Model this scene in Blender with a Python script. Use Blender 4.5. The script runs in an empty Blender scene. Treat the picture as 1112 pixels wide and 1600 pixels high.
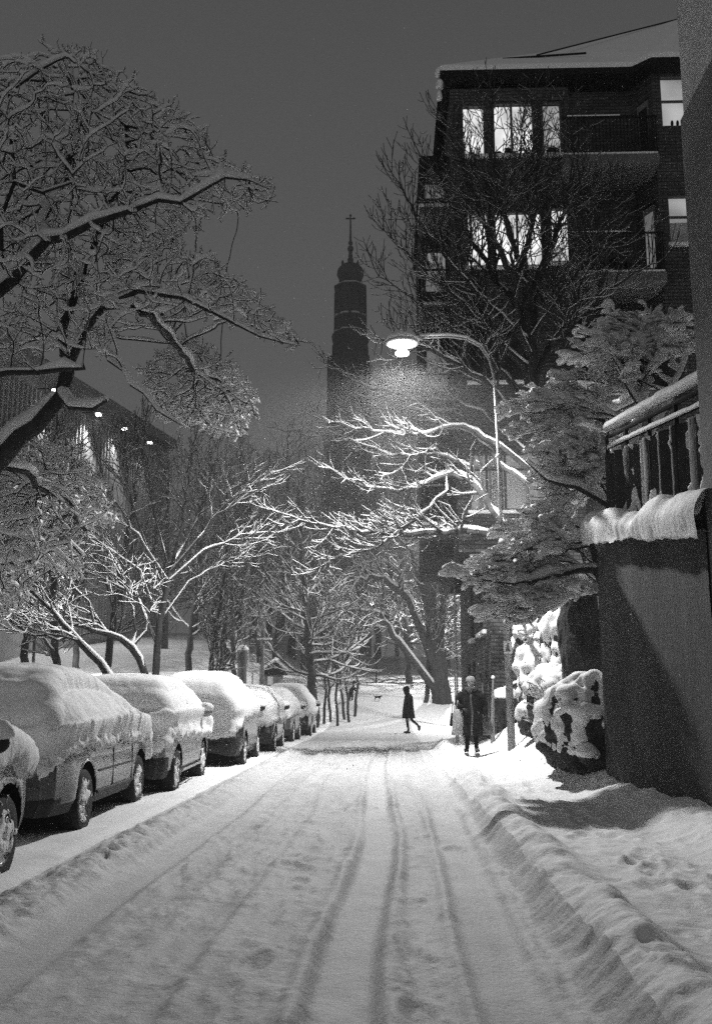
import bpy, math, random
import numpy as np
from mathutils import Vector, Matrix
S = bpy.context.scene
C = S.collection
# ------------------------------------------------------------------ camera
FPX = 1556.0; TH = math.radians(10.6); YAW = math.radians(1.8); CH = 1.3
cd = bpy.data.cameras.new("camera"); cam = bpy.data.objects.new("camera", cd); C.objects.link(cam)
cam.location = (0, 0, CH); cam.rotation_euler = (math.pi/2+TH, 0, YAW)
cd.sensor_fit = 'VERTICAL'; cd.sensor_height = 36; cd.lens = 36*FPX/1600; cd.clip_start = .1; cd.clip_end = 2000
S.camera = cam
# ------------------------------------------------------------------ world: overcast city night, one grey glow
W = bpy.data.worlds.new("World"); S.world = W; W.use_nodes = True
nt = W.node_tree; nt.nodes.clear()
out = nt.nodes.new('ShaderNodeOutputWorld'); bg = nt.nodes.new('ShaderNodeBackground')
tc = nt.nodes.new('ShaderNodeTexCoord'); sx = nt.nodes.new('ShaderNodeSeparateXYZ'); rp = nt.nodes.new('ShaderNodeValToRGB')
nt.links.new(tc.outputs['Generated'], sx.inputs[0]); nt.links.new(sx.outputs['Z'], rp.inputs[0])
e = rp.color_ramp.elements
e[0].position = 0.0; e[0].color = (.165, .165, .165, 1); e[1].position = .75; e[1].color = (.060, .060, .060, 1)
m_ = e.new(.22); m_.color = (.138,)*3+(1,)
m_ = e.new(.5); m_.color = (.095,)*3+(1,)
nt.links.new(rp.outputs[0], bg.inputs[0])
mg = nt.nodes.new('ShaderNodeMapRange'); mg.inputs[1].default_value = .1; mg.inputs[2].default_value = -1.0; mg.inputs[3].default_value = 1.0; mg.inputs[4].default_value = 2.1   # the town centre behind the viewer lights the cloud
nt.links.new(sx.outputs['Y'], mg.inputs[0]); nt.links.new(mg.outputs[0], bg.inputs[1])
nt.links.new(bg.outputs[0], out.inputs[0])
S.view_settings.view_transform = 'Standard'; S.view_settings.look = 'None'; S.view_settings.exposure = 0; S.view_settings.gamma = 1
S.cycles.max_bounces = 5; S.cycles.diffuse_bounces = 3; S.cycles.glossy_bounces = 2; S.cycles.transmission_bounces = 2
S.cycles.volume_bounces = 0; S.cycles.sample_clamp_indirect = 3; S.cycles.use_denoising = False; S.cycles.sample_clamp_direct = 12
LIGHTS = {'street': 4700, 'behind': 900, 'junction': 2600, 'court': 3500}
def lamp(name, kind, loc, power, size=.1, target=None, spot=None, blend=.2):
    l = bpy.data.lights.new(name, kind); l.energy = power; l.shadow_soft_size = size
    o = bpy.data.objects.new(name, l); C.objects.link(o); o.location = loc
    if kind == 'SPOT':
        l.spot_size = math.radians(spot); l.spot_blend = blend
        d = Vector(target)-Vector(loc); o.rotation_euler = d.to_track_quat('-Z', 'Y').to_euler()
    return o
# ------------------------------------------------------------------ helpers
def unp(px, py, d):
    x = (px-556)/FPX; y = (800-py)/FPX
    fy = math.cos(TH)-y*math.sin(TH); fz = math.sin(TH)+y*math.cos(TH)
    X = x*math.cos(YAW)-fy*math.sin(YAW); Y = x*math.sin(YAW)+fy*math.cos(YAW)
    s = d/Y
    return np.array((X*s, d, CH+fz*s))
def hash3(ix, iy, iz, seed=0):
    h = (ix.astype(np.int64)*374761393 + iy.astype(np.int64)*668265263 + iz.astype(np.int64)*2147483647 + seed*144665) & 0xffffffff
    h = ((h ^ (h >> 13))*1274126177) & 0xffffffff
    h = ((h ^ (h >> 16))*2246822519) & 0xffffffff
    return ((h ^ (h >> 15)) & 0xffff)/65535.0
def vnoise(x, y, z=None, seed=0):
    x = np.asarray(x, float); y = np.asarray(y, float); z = np.zeros_like(x)+.5 if z is None else np.asarray(z, float)
    x, y, z = np.broadcast_arrays(x, y, z)
    ix, iy, iz = np.floor(x), np.floor(y), np.floor(z)
    fx, fy, fz = x-ix, y-iy, z-iz
    fx, fy, fz = [t*t*(3-2*t) for t in (fx, fy, fz)]
    r = 0
    for a in (0, 1):
        for b in (0, 1):
            for c in (0, 1):
                r = r + hash3(ix+a, iy+b, iz+c, seed)*(fx if a else 1-fx)*(fy if b else 1-fy)*(fz if c else 1-fz)
    return r*2-1
def fbm(x, y, z=None, o=4, seed=0, g=.5):
    r = 0; a = 1; t = 0; f = 1
    for k in range(o):
        r = r + a*vnoise(np.asarray(x)*f, np.asarray(y)*f, None if z is None else np.asarray(z)*f, seed+k*17); t += a; a *= g; f *= 2.03
    return r/t
def sstep(a, b, x):
    t = np.clip((np.asarray(x, float)-a)/(b-a), 0, 1); return t*t*(3-2*t)
def new_ob(name, data, parent=None):
    o = bpy.data.objects.new(name, data); C.objects.link(o)
    if parent is not None: o.parent = parent
    return o
def mk(name, V, F, mat, parent=None, smooth=True, mi=None):
    """one mesh from arrays; F is an (n,k) array or a list of such arrays; mat one material or a list; mi the slot of each face"""
    me = bpy.data.meshes.new(name)
    V = np.asarray(V, np.float32)
    Fs = F if isinstance(F, list) else [F]
    Fs = [np.asarray(f, np.int32) for f in Fs if len(f)]
    n = sum(len(f) for f in Fs)
    me.vertices.add(len(V)); me.vertices.foreach_set('co', V.ravel())
    loops = np.concatenate([f.ravel() for f in Fs]); me.loops.add(len(loops)); me.loops.foreach_set('vertex_index', loops)
    tot = np.concatenate([np.full(len(f), f.shape[1], np.int32) for f in Fs])
    st = np.concatenate([[0], np.cumsum(tot)[:-1]]).astype(np.int32)
    me.polygons.add(n); me.polygons.foreach_set('loop_start', st)
    if smooth: me.polygons.foreach_set('use_smooth', np.ones(n, bool))
    for m in (mat if isinstance(mat, (list, tuple)) else [mat]): me.materials.append(m)
    if mi is not None: me.polygons.foreach_set('material_index', np.asarray(mi, np.int32))
    me.update(calc_edges=True); me.validate()
    return new_ob(name, me, parent)
class MB:
    """collects shapes and links them as one mesh object"""
    def __init__(s): s.V = []; s.F = []; s.M = []; s.m = 0
    def add(s, V, F):
        b = len(s.V); s.V += [tuple(v) for v in V]; s.F += [tuple(i+b for i in f) for f in F]; s.M += [s.m]*len(F); return s
    def hexa(s, P):   # 8 points: bottom ring 0-3, top ring 4-7
        return s.add(P, [(3, 2, 1, 0), (4, 5, 6, 7), (0, 1, 5, 4), (1, 2, 6, 5), (2, 3, 7, 6), (3, 0, 4, 7)])
    def box(s, x0, x1, y0, y1, z0, z1):
        return s.hexa([(x0, y0, z0), (x1, y0, z0), (x1, y1, z0), (x0, y1, z0), (x0, y0, z1), (x1, y0, z1), (x1, y1, z1), (x0, y1, z1)])
    def tube(s, pts, rad, n=8, cap=True):
        pts = [np.array(p, float) for p in pts]; rad = rad if isinstance(rad, (list, tuple)) else [rad]*len(pts)
        V = []; F = []; k = len(pts)
        ref = None
        for i in range(k):
            t = pts[min(i+1, k-1)]-pts[max(i-1, 0)]; t /= np.linalg.norm(t)+1e-9
            if ref is None: ref = np.array((1., 0, 0)) if abs(t[0]) < .8 else np.array((0, 1., 0))
            a = np.cross(t, ref); a /= np.linalg.norm(a)+1e-9; b = np.cross(t, a); ref = -b if False else np.cross(a, t)
            for j in range(n):
                q = 2*math.pi*j/n; V.append(pts[i]+rad[i]*(math.cos(q)*a+math.sin(q)*b))
        for i in range(k-1):
            for j in range(n):
                F.append((i*n+j, i*n+(j+1) % n, (i+1)*n+(j+1) % n, (i+1)*n+j))
        if cap: F += [tuple(range(n-1, -1, -1)), tuple((k-1)*n+j for j in range(n))]
        return s.add(V, F)
    def lathe(s, prof, c=(0, 0, 0), n=20, sq=(1, 1)):
        V = []; F = []
        for r, z in prof:
            for j in range(n):
                q = 2*math.pi*j/n; V.append((c[0]+r*sq[0]*math.cos(q), c[1]+r*sq[1]*math.sin(q), c[2]+z))
        for i in range(len(prof)-1):
            for j in range(n): F.append((i*n+j, i*n+(j+1) % n, (i+1)*n+(j+1) % n, (i+1)*n+j))
        F += [tuple(range(n-1, -1, -1)), tuple((len(prof)-1)*n+j for j in range(n))]
        return s.add(V, F)
    def ball(s, c, r, n=12, m=8):
        r = r if isinstance(r, (tuple, list)) else (r, r, r)
        V = [(c[0], c[1], c[2]-r[2])]; F = []
        for i in range(1, m):
            f = math.pi*i/m
            for j in range(n):
                q = 2*math.pi*j/n; V.append((c[0]+r[0]*math.sin(f)*math.cos(q), c[1]+r[1]*math.sin(f)*math.sin(q), c[2]-r[2]*math.cos(f)))
        V.append((c[0], c[1], c[2]+r[2])); L = len(V)-1
        for j in range(n):
            F.append((0, 1+(j+1) % n, 1+j)); F.append((L, L-n+j, L-n+(j+1) % n))
            for i in range(m-2): F.append((1+i*n+j, 1+i*n+(j+1) % n, 1+(i+1)*n+(j+1) % n, 1+(i+1)*n+j))
        return s.add(V, F)
    def build(s, name, mat, parent=None, smooth=False, bevel=0):
        me = bpy.data.meshes.new(name); me.from_pydata([tuple(map(float, v)) for v in s.V], [], s.F)
        for m in (mat if isinstance(mat, (list, tuple)) else [mat]): me.materials.append(m)
        me.polygons.foreach_set('material_index', s.M)
        if smooth: me.polygons.foreach_set('use_smooth', [True]*len(me.polygons))
        me.update(); o = new_ob(name, me, parent)
        if bevel:
            b = o.modifiers.new('bevel', 'BEVEL'); b.width = bevel; b.segments = 2; b.limit_method = 'ANGLE'
        return o
def tag(o, label=None, cat=None, group=None, kind=None):
    for k, v in (('label', label), ('category', cat), ('group', group), ('kind', kind)):
        if v: o[k] = v
    return o
def empty(name, loc=(0, 0, 0), rz=0, **kw):
    o = bpy.data.objects.new(name, None); C.objects.link(o); o.location = [float(v) for v in loc]; o.rotation_euler = (0, 0, rz); o.empty_display_size = .2
    return tag(o, **kw)
# ------------------------------------------------------------------ materials (black and white photograph: all greys)
def node(nt, t, **kw):
    n = nt.nodes.new(t)
    for k, v in kw.items(): setattr(n, k, v)
    return n
def mat(name, g, rough=.7, metal=0, spec=.3, noise=0, nscale=5, bump=0, bscale=40, coat=0, stretch=(1, 1, 1), bdist=.02, attr=None, g2=None):
    m = bpy.data.materials.new(name); m.use_nodes = True; n = m.node_tree; b = n.nodes['Principled BSDF']
    b.inputs['Roughness'].default_value = rough; b.inputs['Metallic'].default_value = metal
    b.inputs['Specular IOR Level'].default_value = spec; b.inputs['Coat Weight'].default_value = coat
    b.inputs['Base Color'].default_value = (g, g, g, 1)
    tc = node(n, 'ShaderNodeTexCoord'); mp = node(n, 'ShaderNodeMapping'); mp.inputs['Scale'].default_value = stretch
    n.links.new(tc.outputs['Object'], mp.inputs[0])
    col = None
    if noise:
        t = node(n, 'ShaderNodeTexNoise'); t.inputs['Scale'].default_value = nscale; t.inputs['Detail'].default_value = 6; t.inputs['Roughness'].default_value = .6
        n.links.new(mp.outputs[0], t.inputs[0])
        r = node(n, 'ShaderNodeMapRange'); r.inputs[1].default_value = .3; r.inputs[2].default_value = .7
        r.inputs[3].default_value = g*(1-noise); r.inputs[4].default_value = g*(1+noise)
        n.links.new(t.outputs[0], r.inputs[0]); n.links.new(r.outputs[0], b.inputs['Base Color']); col = r.outputs[0]
    if attr:
        a = node(n, 'ShaderNodeAttribute', attribute_name=attr); mx = node(n, 'ShaderNodeMix', data_type='FLOAT')
        n.links.new(a.outputs['Fac'], mx.inputs[0])
        if col: n.links.new(col, mx.inputs[2])
        else: mx.inputs[2].default_value = g
        mx.inputs[3].default_value = g2; n.links.new(mx.outputs[0], b.inputs['Base Color'])
    if bump:
        t = node(n, 'ShaderNodeTexNoise'); t.inputs['Scale'].default_value = bscale; t.inputs['Detail'].default_value = 5; t.inputs['Roughness'].default_value = .65
        bn = node(n, 'ShaderNodeBump'); bn.inputs['Strength'].default_value = bump; bn.inputs['Distance'].default_value = bdist
        n.links.new(mp.outputs[0], t.inputs[0]); n.links.new(t.outputs[0], bn.inputs['Height']); n.links.new(bn.outputs[0], b.inputs['Normal'])
    return m
def emit(name, g, noise=0, nscale=1.5):
    m = bpy.data.materials.new(name); m.use_nodes = True; n = m.node_tree; b = n.nodes['Principled BSDF']
    b.inputs['Base Color'].default_value = (.5, .5, .5, 1); b.inputs['Emission Color'].default_value = (1, 1, 1, 1); b.inputs['Emission Strength'].default_value = g
    if noise:
        tc = node(n, 'ShaderNodeTexCoord'); t = node(n, 'ShaderNodeTexNoise'); t.inputs['Scale'].default_value = nscale; t.inputs['Detail'].default_value = 1
        r = node(n, 'ShaderNodeMapRange'); r.inputs[1].default_value = .35; r.inputs[2].default_value = .65; r.inputs[3].default_value = g*(1-noise); r.inputs[4].default_value = g
        n.links.new(tc.outputs['Object'], t.inputs[0]); n.links.new(t.outputs[0], r.inputs[0]); n.links.new(r.outputs[0], b.inputs['Emission Strength'])
    return m
def brick(name, g1, g2, mortar, along='x'):
    m = mat(name, .2, .85); n = m.node_tree; b = n.nodes['Principled BSDF']
    tc = node(n, 'ShaderNodeTexCoord'); sp = node(n, 'ShaderNodeSeparateXYZ'); ad = node(n, 'ShaderNodeMath', operation='ADD'); cb = node(n, 'ShaderNodeCombineXYZ')
    n.links.new(tc.outputs['Object'], sp.inputs[0]); n.links.new(sp.outputs[0], ad.inputs[0]); n.links.new(sp.outputs[1], ad.inputs[1])
    n.links.new(ad.outputs[0], cb.inputs[0]); n.links.new(sp.outputs[2], cb.inputs[1])
    k = node(n, 'ShaderNodeTexBrick'); k.inputs['Scale'].default_value = 1; k.inputs['Brick Width'].default_value = .3; k.inputs['Row Height'].default_value = .1
    k.inputs['Mortar Size'].default_value = .012; k.inputs['Color1'].default_value = (g1,)*3+(1,); k.inputs['Color2'].default_value = (g2,)*3+(1,); k.inputs['Mortar'].default_value = (mortar,)*3+(1,)
    k.inputs['Bias'].default_value = -.2
    n.links.new(cb.outputs[0], k.inputs[0])
    t = node(n, 'ShaderNodeTexNoise'); t.inputs['Scale'].default_value = 1.3; t.inputs['Detail'].default_value = 5; n.links.new(tc.outputs['Object'], t.inputs[0])
    r = node(n, 'ShaderNodeMapRange'); r.inputs[1].default_value = .3; r.inputs[2].default_value = .7; r.inputs[3].default_value = .6; r.inputs[4].default_value = 1.3
    mu = node(n, 'ShaderNodeVectorMath', operation='MULTIPLY'); n.links.new(t.outputs[0], r.inputs[0]); n.links.new(k.outputs[0], mu.inputs[0]); n.links.new(r.outputs[0], mu.inputs[1])
    n.links.new(mu.outputs[0], b.inputs['Base Color'])
    bn = node(n, 'ShaderNodeBump'); bn.inputs['Strength'].default_value = .6; bn.inputs['Distance'].default_value = .02; bn.invert = True
    n.links.new(k.outputs[1], bn.inputs['Height']); n.links.new(bn.outputs[0], b.inputs['Normal'])
    return m
M = dict(
    snow=mat('snow', .82, .75, spec=.25, noise=.03, nscale=3, bump=.45, bscale=24, bdist=.02),
    road=mat('packed_snow', .56, .7, spec=.3, noise=.10, nscale=3.5, bump=.5, bscale=30, bdist=.02, attr='dirt', g2=.10),
    twigsnow=mat('branch_snow', .84, .8, spec=.15),
    farsnow=mat('thin_snow', .6, .8, spec=.15),
    bark=mat('bark', .030, .9, noise=.5, nscale=9, bump=.9, bscale=18, stretch=(1, 1, .3)),
    bark2=mat('grey_bark', .055, .9, noise=.5, nscale=12, bump=.6, bscale=25, stretch=(1, 1, .3)),
    silver=mat('silver_paint', .09, .35, metal=.6, spec=.5, coat=.4, noise=.12, nscale=2.5, bump=.04, bscale=60),
    lightpaint=mat('light_paint', .22, .35, metal=.4, spec=.5, coat=.4, noise=.1, nscale=2.5),
    darkpaint=mat('dark_paint', .035, .25, metal=.3, spec=.5, coat=.6, noise=.3, nscale=3),
    greypaint=mat('grey_paint', .14, .35, metal=.4, spec=.5, coat=.4, noise=.2, nscale=3),
    plastic=mat('black_plastic', .016, .6, noise=.5, nscale=8), rubber=mat('rubber', .014, .85, noise=.5, nscale=10, bump=.3, bscale=60),
    rim=mat('wheel_rim', .42, .35, metal=.8, noise=.3, nscale=12), glass=mat('dark_glass', .012, .08, spec=.6, noise=.2),
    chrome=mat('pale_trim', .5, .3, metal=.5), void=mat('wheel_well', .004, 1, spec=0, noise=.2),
    brick=brick('dark_brick', .085, .04, .018), brick2=brick('side_brick', .10, .05, .02),
    stucco=mat('stucco_wall', .06, .9, noise=.45, nscale=2.2, bump=.7, bscale=38, stretch=(1, 1, .22), bdist=.04),
    stucco2=mat('pale_stucco', .5, .9, noise=.15, nscale=1.0, bump=.3, bscale=50),
    stucco3=mat('shadow_tone_stucco', .16, .9, noise=.25, nscale=1.1, bump=.4, bscale=45),  # shadow put into the colour, for the corner building wall
    concrete=mat('concrete', .13, .85, noise=.2, nscale=3, bump=.2, bscale=30),
    frame=mat('window_frame', .07, .6, noise=.2), frame2=mat('pale_window_frame', .2, .6, noise=.2),
    steel=mat('galvanised_steel', .34, .45, metal=.5, noise=.15, nscale=8), iron=mat('black_iron', .015, .95, spec=.05, noise=.3),
    post=mat('painted_post', .17, .6, noise=.2, nscale=10, bump=.1, bscale=60),
    rock=mat('rock', .035, .9, noise=.6, nscale=2.5, bump=1, bscale=7, bdist=.06), tower=mat('tower_stone', .06, .9, noise=.3, nscale=.3),
    coat=mat('dark_coat', .012, .9, noise=.6, nscale=14, bump=.5, bscale=30, spec=.1), zip=mat('coat_front_trim', .085, .7, noise=.4, nscale=40),
    knit=mat('knit', .22, .95, noise=.5, nscale=60, bump=1, bscale=90, bdist=.01), skin=mat('skin', .34, .6, noise=.08, nscale=20),
    scarf=mat('scarf', .06, .95, noise=.4, nscale=30, bump=.8, bscale=50), bag=mat('canvas_bag', .3, .8, noise=.25, nscale=10, bump=.5, bscale=14),
    bagdark=mat('grey_bag', .09, .7, noise=.3, nscale=10), glove=mat('glove', .03, .8, noise=.4, nscale=30), black=mat('black_cloth', .006, .95, spec=.05, noise=.4, nscale=20),
    shoe=mat('shoe', .05, .6, noise=.4, nscale=20), eye=mat('eye', .03, .3), lip=mat('lip', .14, .6),
    wood=mat('weathered_wood', .16, .85, noise=.4, nscale=6, stretch=(4, 4, .6), bump=.4, bscale=30),
    signw=mat('sign_white', .55, .5, noise=.05), signd=mat('sign_dark', .05, .5, noise=.1), facade=mat('rendered_facade', .26, .85, noise=.25, nscale=.5, bump=.2, bscale=6),
    pit=mat('dark_window_pane', .02, .15, spec=.5, noise=.3), cloth=mat('curtain', .5, .9, noise=.2, nscale=3, stretch=(8, 8, .2)),
    tarp=mat('fence_cladding', .022, .8, noise=.6, nscale=4, bump=.6, bscale=14),
    bulb=emit('lamp_glow', 40), pendant=emit('pendant_glow', 3), globe=emit('globe_glow', 14), flood=emit('floodlight_glow', 9), win=emit('bright_room', 1.35, .6, 1.1), windim=emit('dim_room', .17, .5, .8), winmid=emit('soft_room', .42, .6, .9), winlow=emit('curtained_room', .14, .5, .7))
for k_, f_ in (('twigsnow', .22), ('farsnow', .2)):     # snow on twigs is thin and lets light through
    n_ = M[k_].node_tree; b_ = n_.nodes['Principled BSDF']; tl = n_.nodes.new('ShaderNodeBsdfTranslucent'); tl.inputs[0].default_value = (.8, .8, .8, 1); ms = n_.nodes.new('ShaderNodeMixShader'); ms.inputs[0].default_value = f_
    n_.links.new(b_.outputs[0], ms.inputs[1]); n_.links.new(tl.outputs[0], ms.inputs[2]); n_.links.new(ms.outputs[0], n_.nodes['Material Output'].inputs[0])
# ------------------------------------------------------------------ terrain
def gz(x, y):
    x = np.asarray(x, float); y = np.asarray(y, float)
    x, y = np.broadcast_arrays(x, y)
    near = 1-sstep(26, 31, y)
    wob = .05*fbm(y*.18, y*0+3.3, o=2)
    xr = x-wob
    z = np.zeros_like(x)
    street = sstep(-2.75, -2.45, x)*(1-sstep(.85, 1.0, x))
    fade = 1-sstep(26, 31, y)
    for k_, (xc, w, d) in enumerate(((-1.87, .19, .040), (-.17, .16, .042), (.58, .17, .026), (-1.08, .13, .014), (.2, .12, .014), (-1.45, .1, .010))):
        xc = xc+.13*fbm(y*.2, y*0+k_*3.1, o=2, seed=90+k_); d = d*fade*np.clip(.85+1.3*fbm(y*.45, y*0+k_*5, o=3, seed=95), .1, 1.8)
        z = z-d*np.exp(-((xr-xc)/w)**8)*street
        z = z+d*.55*np.exp(-((xr-xc-w*1.3)/.045)**2)*street*(1+.8*fbm(x*8, y*3, seed=61))+d*.55*np.exp(-((xr-xc+w*1.3)/.045)**2)*street*(1+.8*fbm(x*8, y*3, seed=62))
    rough = .4+.6*fbm(x*1.1, y*.6, o=3, seed=5)
    rutm = np.zeros_like(x)
    for xc, w in ((-1.87, .2), (-.17, .17), (.55, .2)): rutm = np.maximum(rutm, np.exp(-((xr-xc)/w)**4))
    cl = np.clip(fbm(x*11, y*4.2, o=4, seed=2, g=.6)+.05, 0, 1)
    z = z+street*(.016*fbm(x*2, y*1.4, o=3, seed=1)+(.060*cl*(.3+rough)+.008*fbm(x*30, y*19, o=3, seed=8))*(1-.85*rutm))
    # berm beside the parked cars
    bx = -2.30+.05*fbm(y*.5, y*0, o=2, seed=3)
    bl = (.10+.05*fbm(y*2.2, x*0+.5, o=3, seed=9))*np.exp(-((x-bx)/.20)**2)*sstep(2, 6, y)*(1-sstep(24, 27, y))
    z = z+bl*(1+.9*fbm(x*9, y*9, o=4, seed=4, g=.6))
    # parked strip and snow behind it
    left = 1-sstep(-2.75, -2.5, x)
    z = z+left*(.05+.02*fbm(x*2, y*2, o=3, seed=6))+(1-sstep(-5.6, -4.6, x))*(.28+.08*fbm(x*.7, y*.7, o=3, seed=7))
    # right berm with an uneven edge, pavement behind it
    ex = .93+.07*fbm(y*1.3, y*0+8, o=3, seed=11)+.05*fbm(x*5, y*5, o=4, seed=18, g=.65)+.02*(y > 0)*np.clip(y-10, 0, 20)*.8
    berm = sstep(-.13, .12, x-ex)
    crest = np.exp(-((x-ex-.24)/.17)**2)
    edge = fbm(x*3.2, y*3.2, o=4, seed=12)
    side = berm*(.13+.12*crest*(1+.9*edge)+.035*fbm(x*1.3, y*.9, o=3, seed=13)+.030*fbm(x*7, y*7, o=5, seed=14, g=.6))
    # trodden dips on the pavement
    side = side-berm*.05*np.clip(fbm(x*2.6, y*1.9, o=2, seed=15)-.1, 0, 1)*2*np.exp(-((x-1.9)/.5)**2)
    side = side+berm*.20*sstep(2.2, 2.95, x+.12*fbm(y*.8, y*0, o=3, seed=16))*(1+.4*fbm(x*3, y*3, o=3, seed=17))
    side = side+sstep(12.5, 15, y)*(1-sstep(24.0, 26, y))*(.75*sstep(2.3, 4.2, x)*(1+.25*fbm(x*1.2, y*1.2, seed=19))+.12*sstep(1.8, 2.8, x))
    side = side+sstep(16, 19.5, y)*(1-sstep(24, 26, y))*.08*sstep(1.7, 2.6, x)
    z = z+side*near
    prints = np.zeros_like(x); R_ = random.Random(5)
    for k in range(230):
        if k < 150: fx, fy = R_.gauss(1.85, .28), R_.uniform(2.6, 20)
        elif k < 190: fx, fy = R_.uniform(-1.6, .8), R_.uniform(3, 24)
        else: fx, fy = R_.uniform(-2, 2.5), R_.uniform(28, 40)
        an = R_.gauss(0, .3); L_ = .15 if fy < 25 else .3; m_ = (np.abs(y-fy) < .5) & (np.abs(x-fx) < .4)
        if not m_.any(): continue
        dx, dy = x[m_]-fx, y[m_]-fy; u, v = dx*math.cos(an)+dy*math.sin(an), -dx*math.sin(an)+dy*math.cos(an)
        q = (u/.065)**2+(v/L_)**2; amp = (.022 if k < 150 else .022)*R_.uniform(.5, 1.2)
        prints[m_] += -amp*np.exp(-q**2*.6)+amp*.45*np.exp(-((np.sqrt(q)-1.5)/.35)**2)
    z = z+prints
    # the trodden crossing, then the park rising behind it
    cr = sstep(28, 31, y)*(1-sstep(37, 41, y))
    z = z+cr*(-.05*np.exp(-((y-33+.8*fbm(x*.3, y*0, seed=22))/1.3)**2)+.02*fbm(x*.8, y*1.6, o=3, seed=21))
    z = z+sstep(29, 60, y)*.05*fbm(x*.5, y*.5, o=4, seed=23)
    r = np.clip(y-40, 0, None)
    hill = .10*r*sstep(0, 14, r)
    z = z+(1-sstep(-9.5, -5.5, x))*sstep(26, 42, y)*2.0
    z = z+np.where(hill > 3.5, 3.5+3*(1-np.exp(-(np.maximum(hill, 3.5)-3.5)/3)), hill)*(1+.10*fbm(x*.05, y*.05, o=2, seed=24))
    return z
def gzf(x, y): return float(gz(np.array([x]), np.array([y]))[0])
xs = np.concatenate([-np.geomspace(260, 9.2, 34), np.arange(-9, -3.4, .09), np.arange(-3.4, 3.1, .021), np.arange(3.1, 6, .08), np.geomspace(6.1, 260, 34)])
ys = [-30., -20, -12, -8, -5, -3, -1, 0, 1, 1.8, 2.4]
while ys[-1] < 60: ys.append(ys[-1]*1.0048)
while ys[-1] < 600: ys.append(ys[-1]*1.03)
ys = np.array(ys)
GX, GY = np.meshgrid(xs, ys); GZ = gz(GX, GY)
nc, nr = len(xs), len(ys)
idx = np.arange(nr*nc).reshape(nr, nc)
dirt = np.zeros_like(GX)
def dpatch(x0, y0, rx, ry, a, sd):
    q = ((GX-x0)/rx)**2+((GY-y0)/ry)**2
    nz = fbm(GX*14, GY*9, o=4, seed=sd)
    dirt[:] = np.maximum(dirt, a*sstep(-.25, .35, nz+.25-q*.9)*(q < 3))
for a in ((.16, 4.1, .12, .35, .75, 31), (.14, 3.75, .1, .25, .8, 37), (.12, 5.6, .09, .22, .5, 32), (-1.05, 3.85, .10, .06, .95, 33), (-.62, 9.2, .22, .35, .35, 34), (-.85, 11, .16, .4, .4, 35),
          (.0, 7.5, .3, .5, .2, 36), (-1.35, 5.6, .12, .15, .4, 38), (.3, 8.6, .25, .6, .3, 39), (-.2, 4.4, .3, .6, .22, 40), (-.6, 5.6, .1, .14, .5, 42), (-1.6, 7.0, .3, .8, .2, 43)): dpatch(*a)
trk = fbm(GX*6, GY*1.2, o=3, seed=41)
road_m = sstep(-2.2, -1.9, GX)*(1-sstep(.6, .85, GX))*(GY < 31)
dirt = np.maximum(dirt, road_m*np.clip(.30*(trk+.30), 0, .40)*(1-.8*np.maximum(np.exp(-((GX+.17)/.17)**4), np.exp(-((GX+1.87)/.2)**4))))
dirt = np.maximum(dirt, .16*np.exp(-((GY-33+.6*fbm(GX*.4, GY*0, seed=22))/1.1)**2)*sstep(-4, -2, GX)*(1+.5*fbm(GX*1.5, GY*2, o=3, seed=44)))
def ground_part(name, c0, c1, m):
    sub = idx[:, c0:c1+1]; V = np.stack([GX[:, c0:c1+1].ravel(), GY[:, c0:c1+1].ravel(), GZ[:, c0:c1+1].ravel()], 1)
    k = c1-c0+1; I = np.arange(nr*k).reshape(nr, k)
    F = np.stack([I[:-1, :-1].ravel(), I[:-1, 1:].ravel(), I[1:, 1:].ravel(), I[1:, :-1].ravel()], 1)
    o = mk(name, V, F, m); o['kind'] = 'structure'
    at = o.data.attributes.new('dirt', 'FLOAT', 'POINT'); at.data.foreach_set('value', dirt[:, c0:c1+1].ravel().astype(np.float32))
cA = int(np.searchsorted(xs, -2.6)); cB = int(np.searchsorted(xs, 1.0))
ground_part('snowy_ground', 0, cA, M['road' if False else 'snow']); ground_part('road', cA, cB, M['road']); ground_part('pavement', cB, nc-1, M['snow'])
# ------------------------------------------------------------------ street lamp over the road (gives the light of the street)
def snow_lump(name, parent, c, r, seed=0, n=24, m=14, flat=.3):
    """rounded snow cap: flattened dome with an uneven rim"""
    th = np.linspace(0, math.pi, m)[:, None]; ph = np.linspace(0, 2*math.pi, n, endpoint=False)[None, :]
    x = np.sin(th)*np.cos(ph); y = np.sin(th)*np.sin(ph); z = np.cos(th)+0*ph
    k = 1+.14*fbm(x*2+seed, y*2, z*2, o=3, seed=seed)
    zz = np.where(z < 0, z*flat, z)
    V = np.stack([(c[0]+r[0]*x*k).ravel(), (c[1]+r[1]*y*k).ravel(), (c[2]+r[2]*zz*k).ravel()], 1)
    I = np.arange(n*m).reshape(m, n); J = np.roll(I, -1, 1)
    F = np.stack([I[:-1].ravel(), I[1:].ravel(), J[1:].ravel(), J[:-1].ravel()], 1)
    return mk(name, V, F, M['snow'], parent)
LP = unp(799, 1165, 20); HD = unp(628, 546, 20)
sl = empty('street_lamp', (LP[0], LP[1], LP[2]-.1), label='tall curved street lamp shining over the road, snow along its arm', cat='street lamp')
def L(p): return (p[0]-LP[0], p[1]-LP[1], p[2]-LP[2]+.1)
q1 = unp(784, 848, 20)
mb = MB().tube([(0, 0, -.1), L(unp(787, 872, 20)), L(q1)], [.075, .072, .066], 14); mb.tube([L(unp(784, 852, 20)), L(unp(784, 842, 20))], [.10, .06], 14)
mb.tube([L(unp(793, 980, 20)), L(unp(793, 968, 20))], [.098, .098], 14)
mb.build('pole', M['post'], sl, True)
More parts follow.
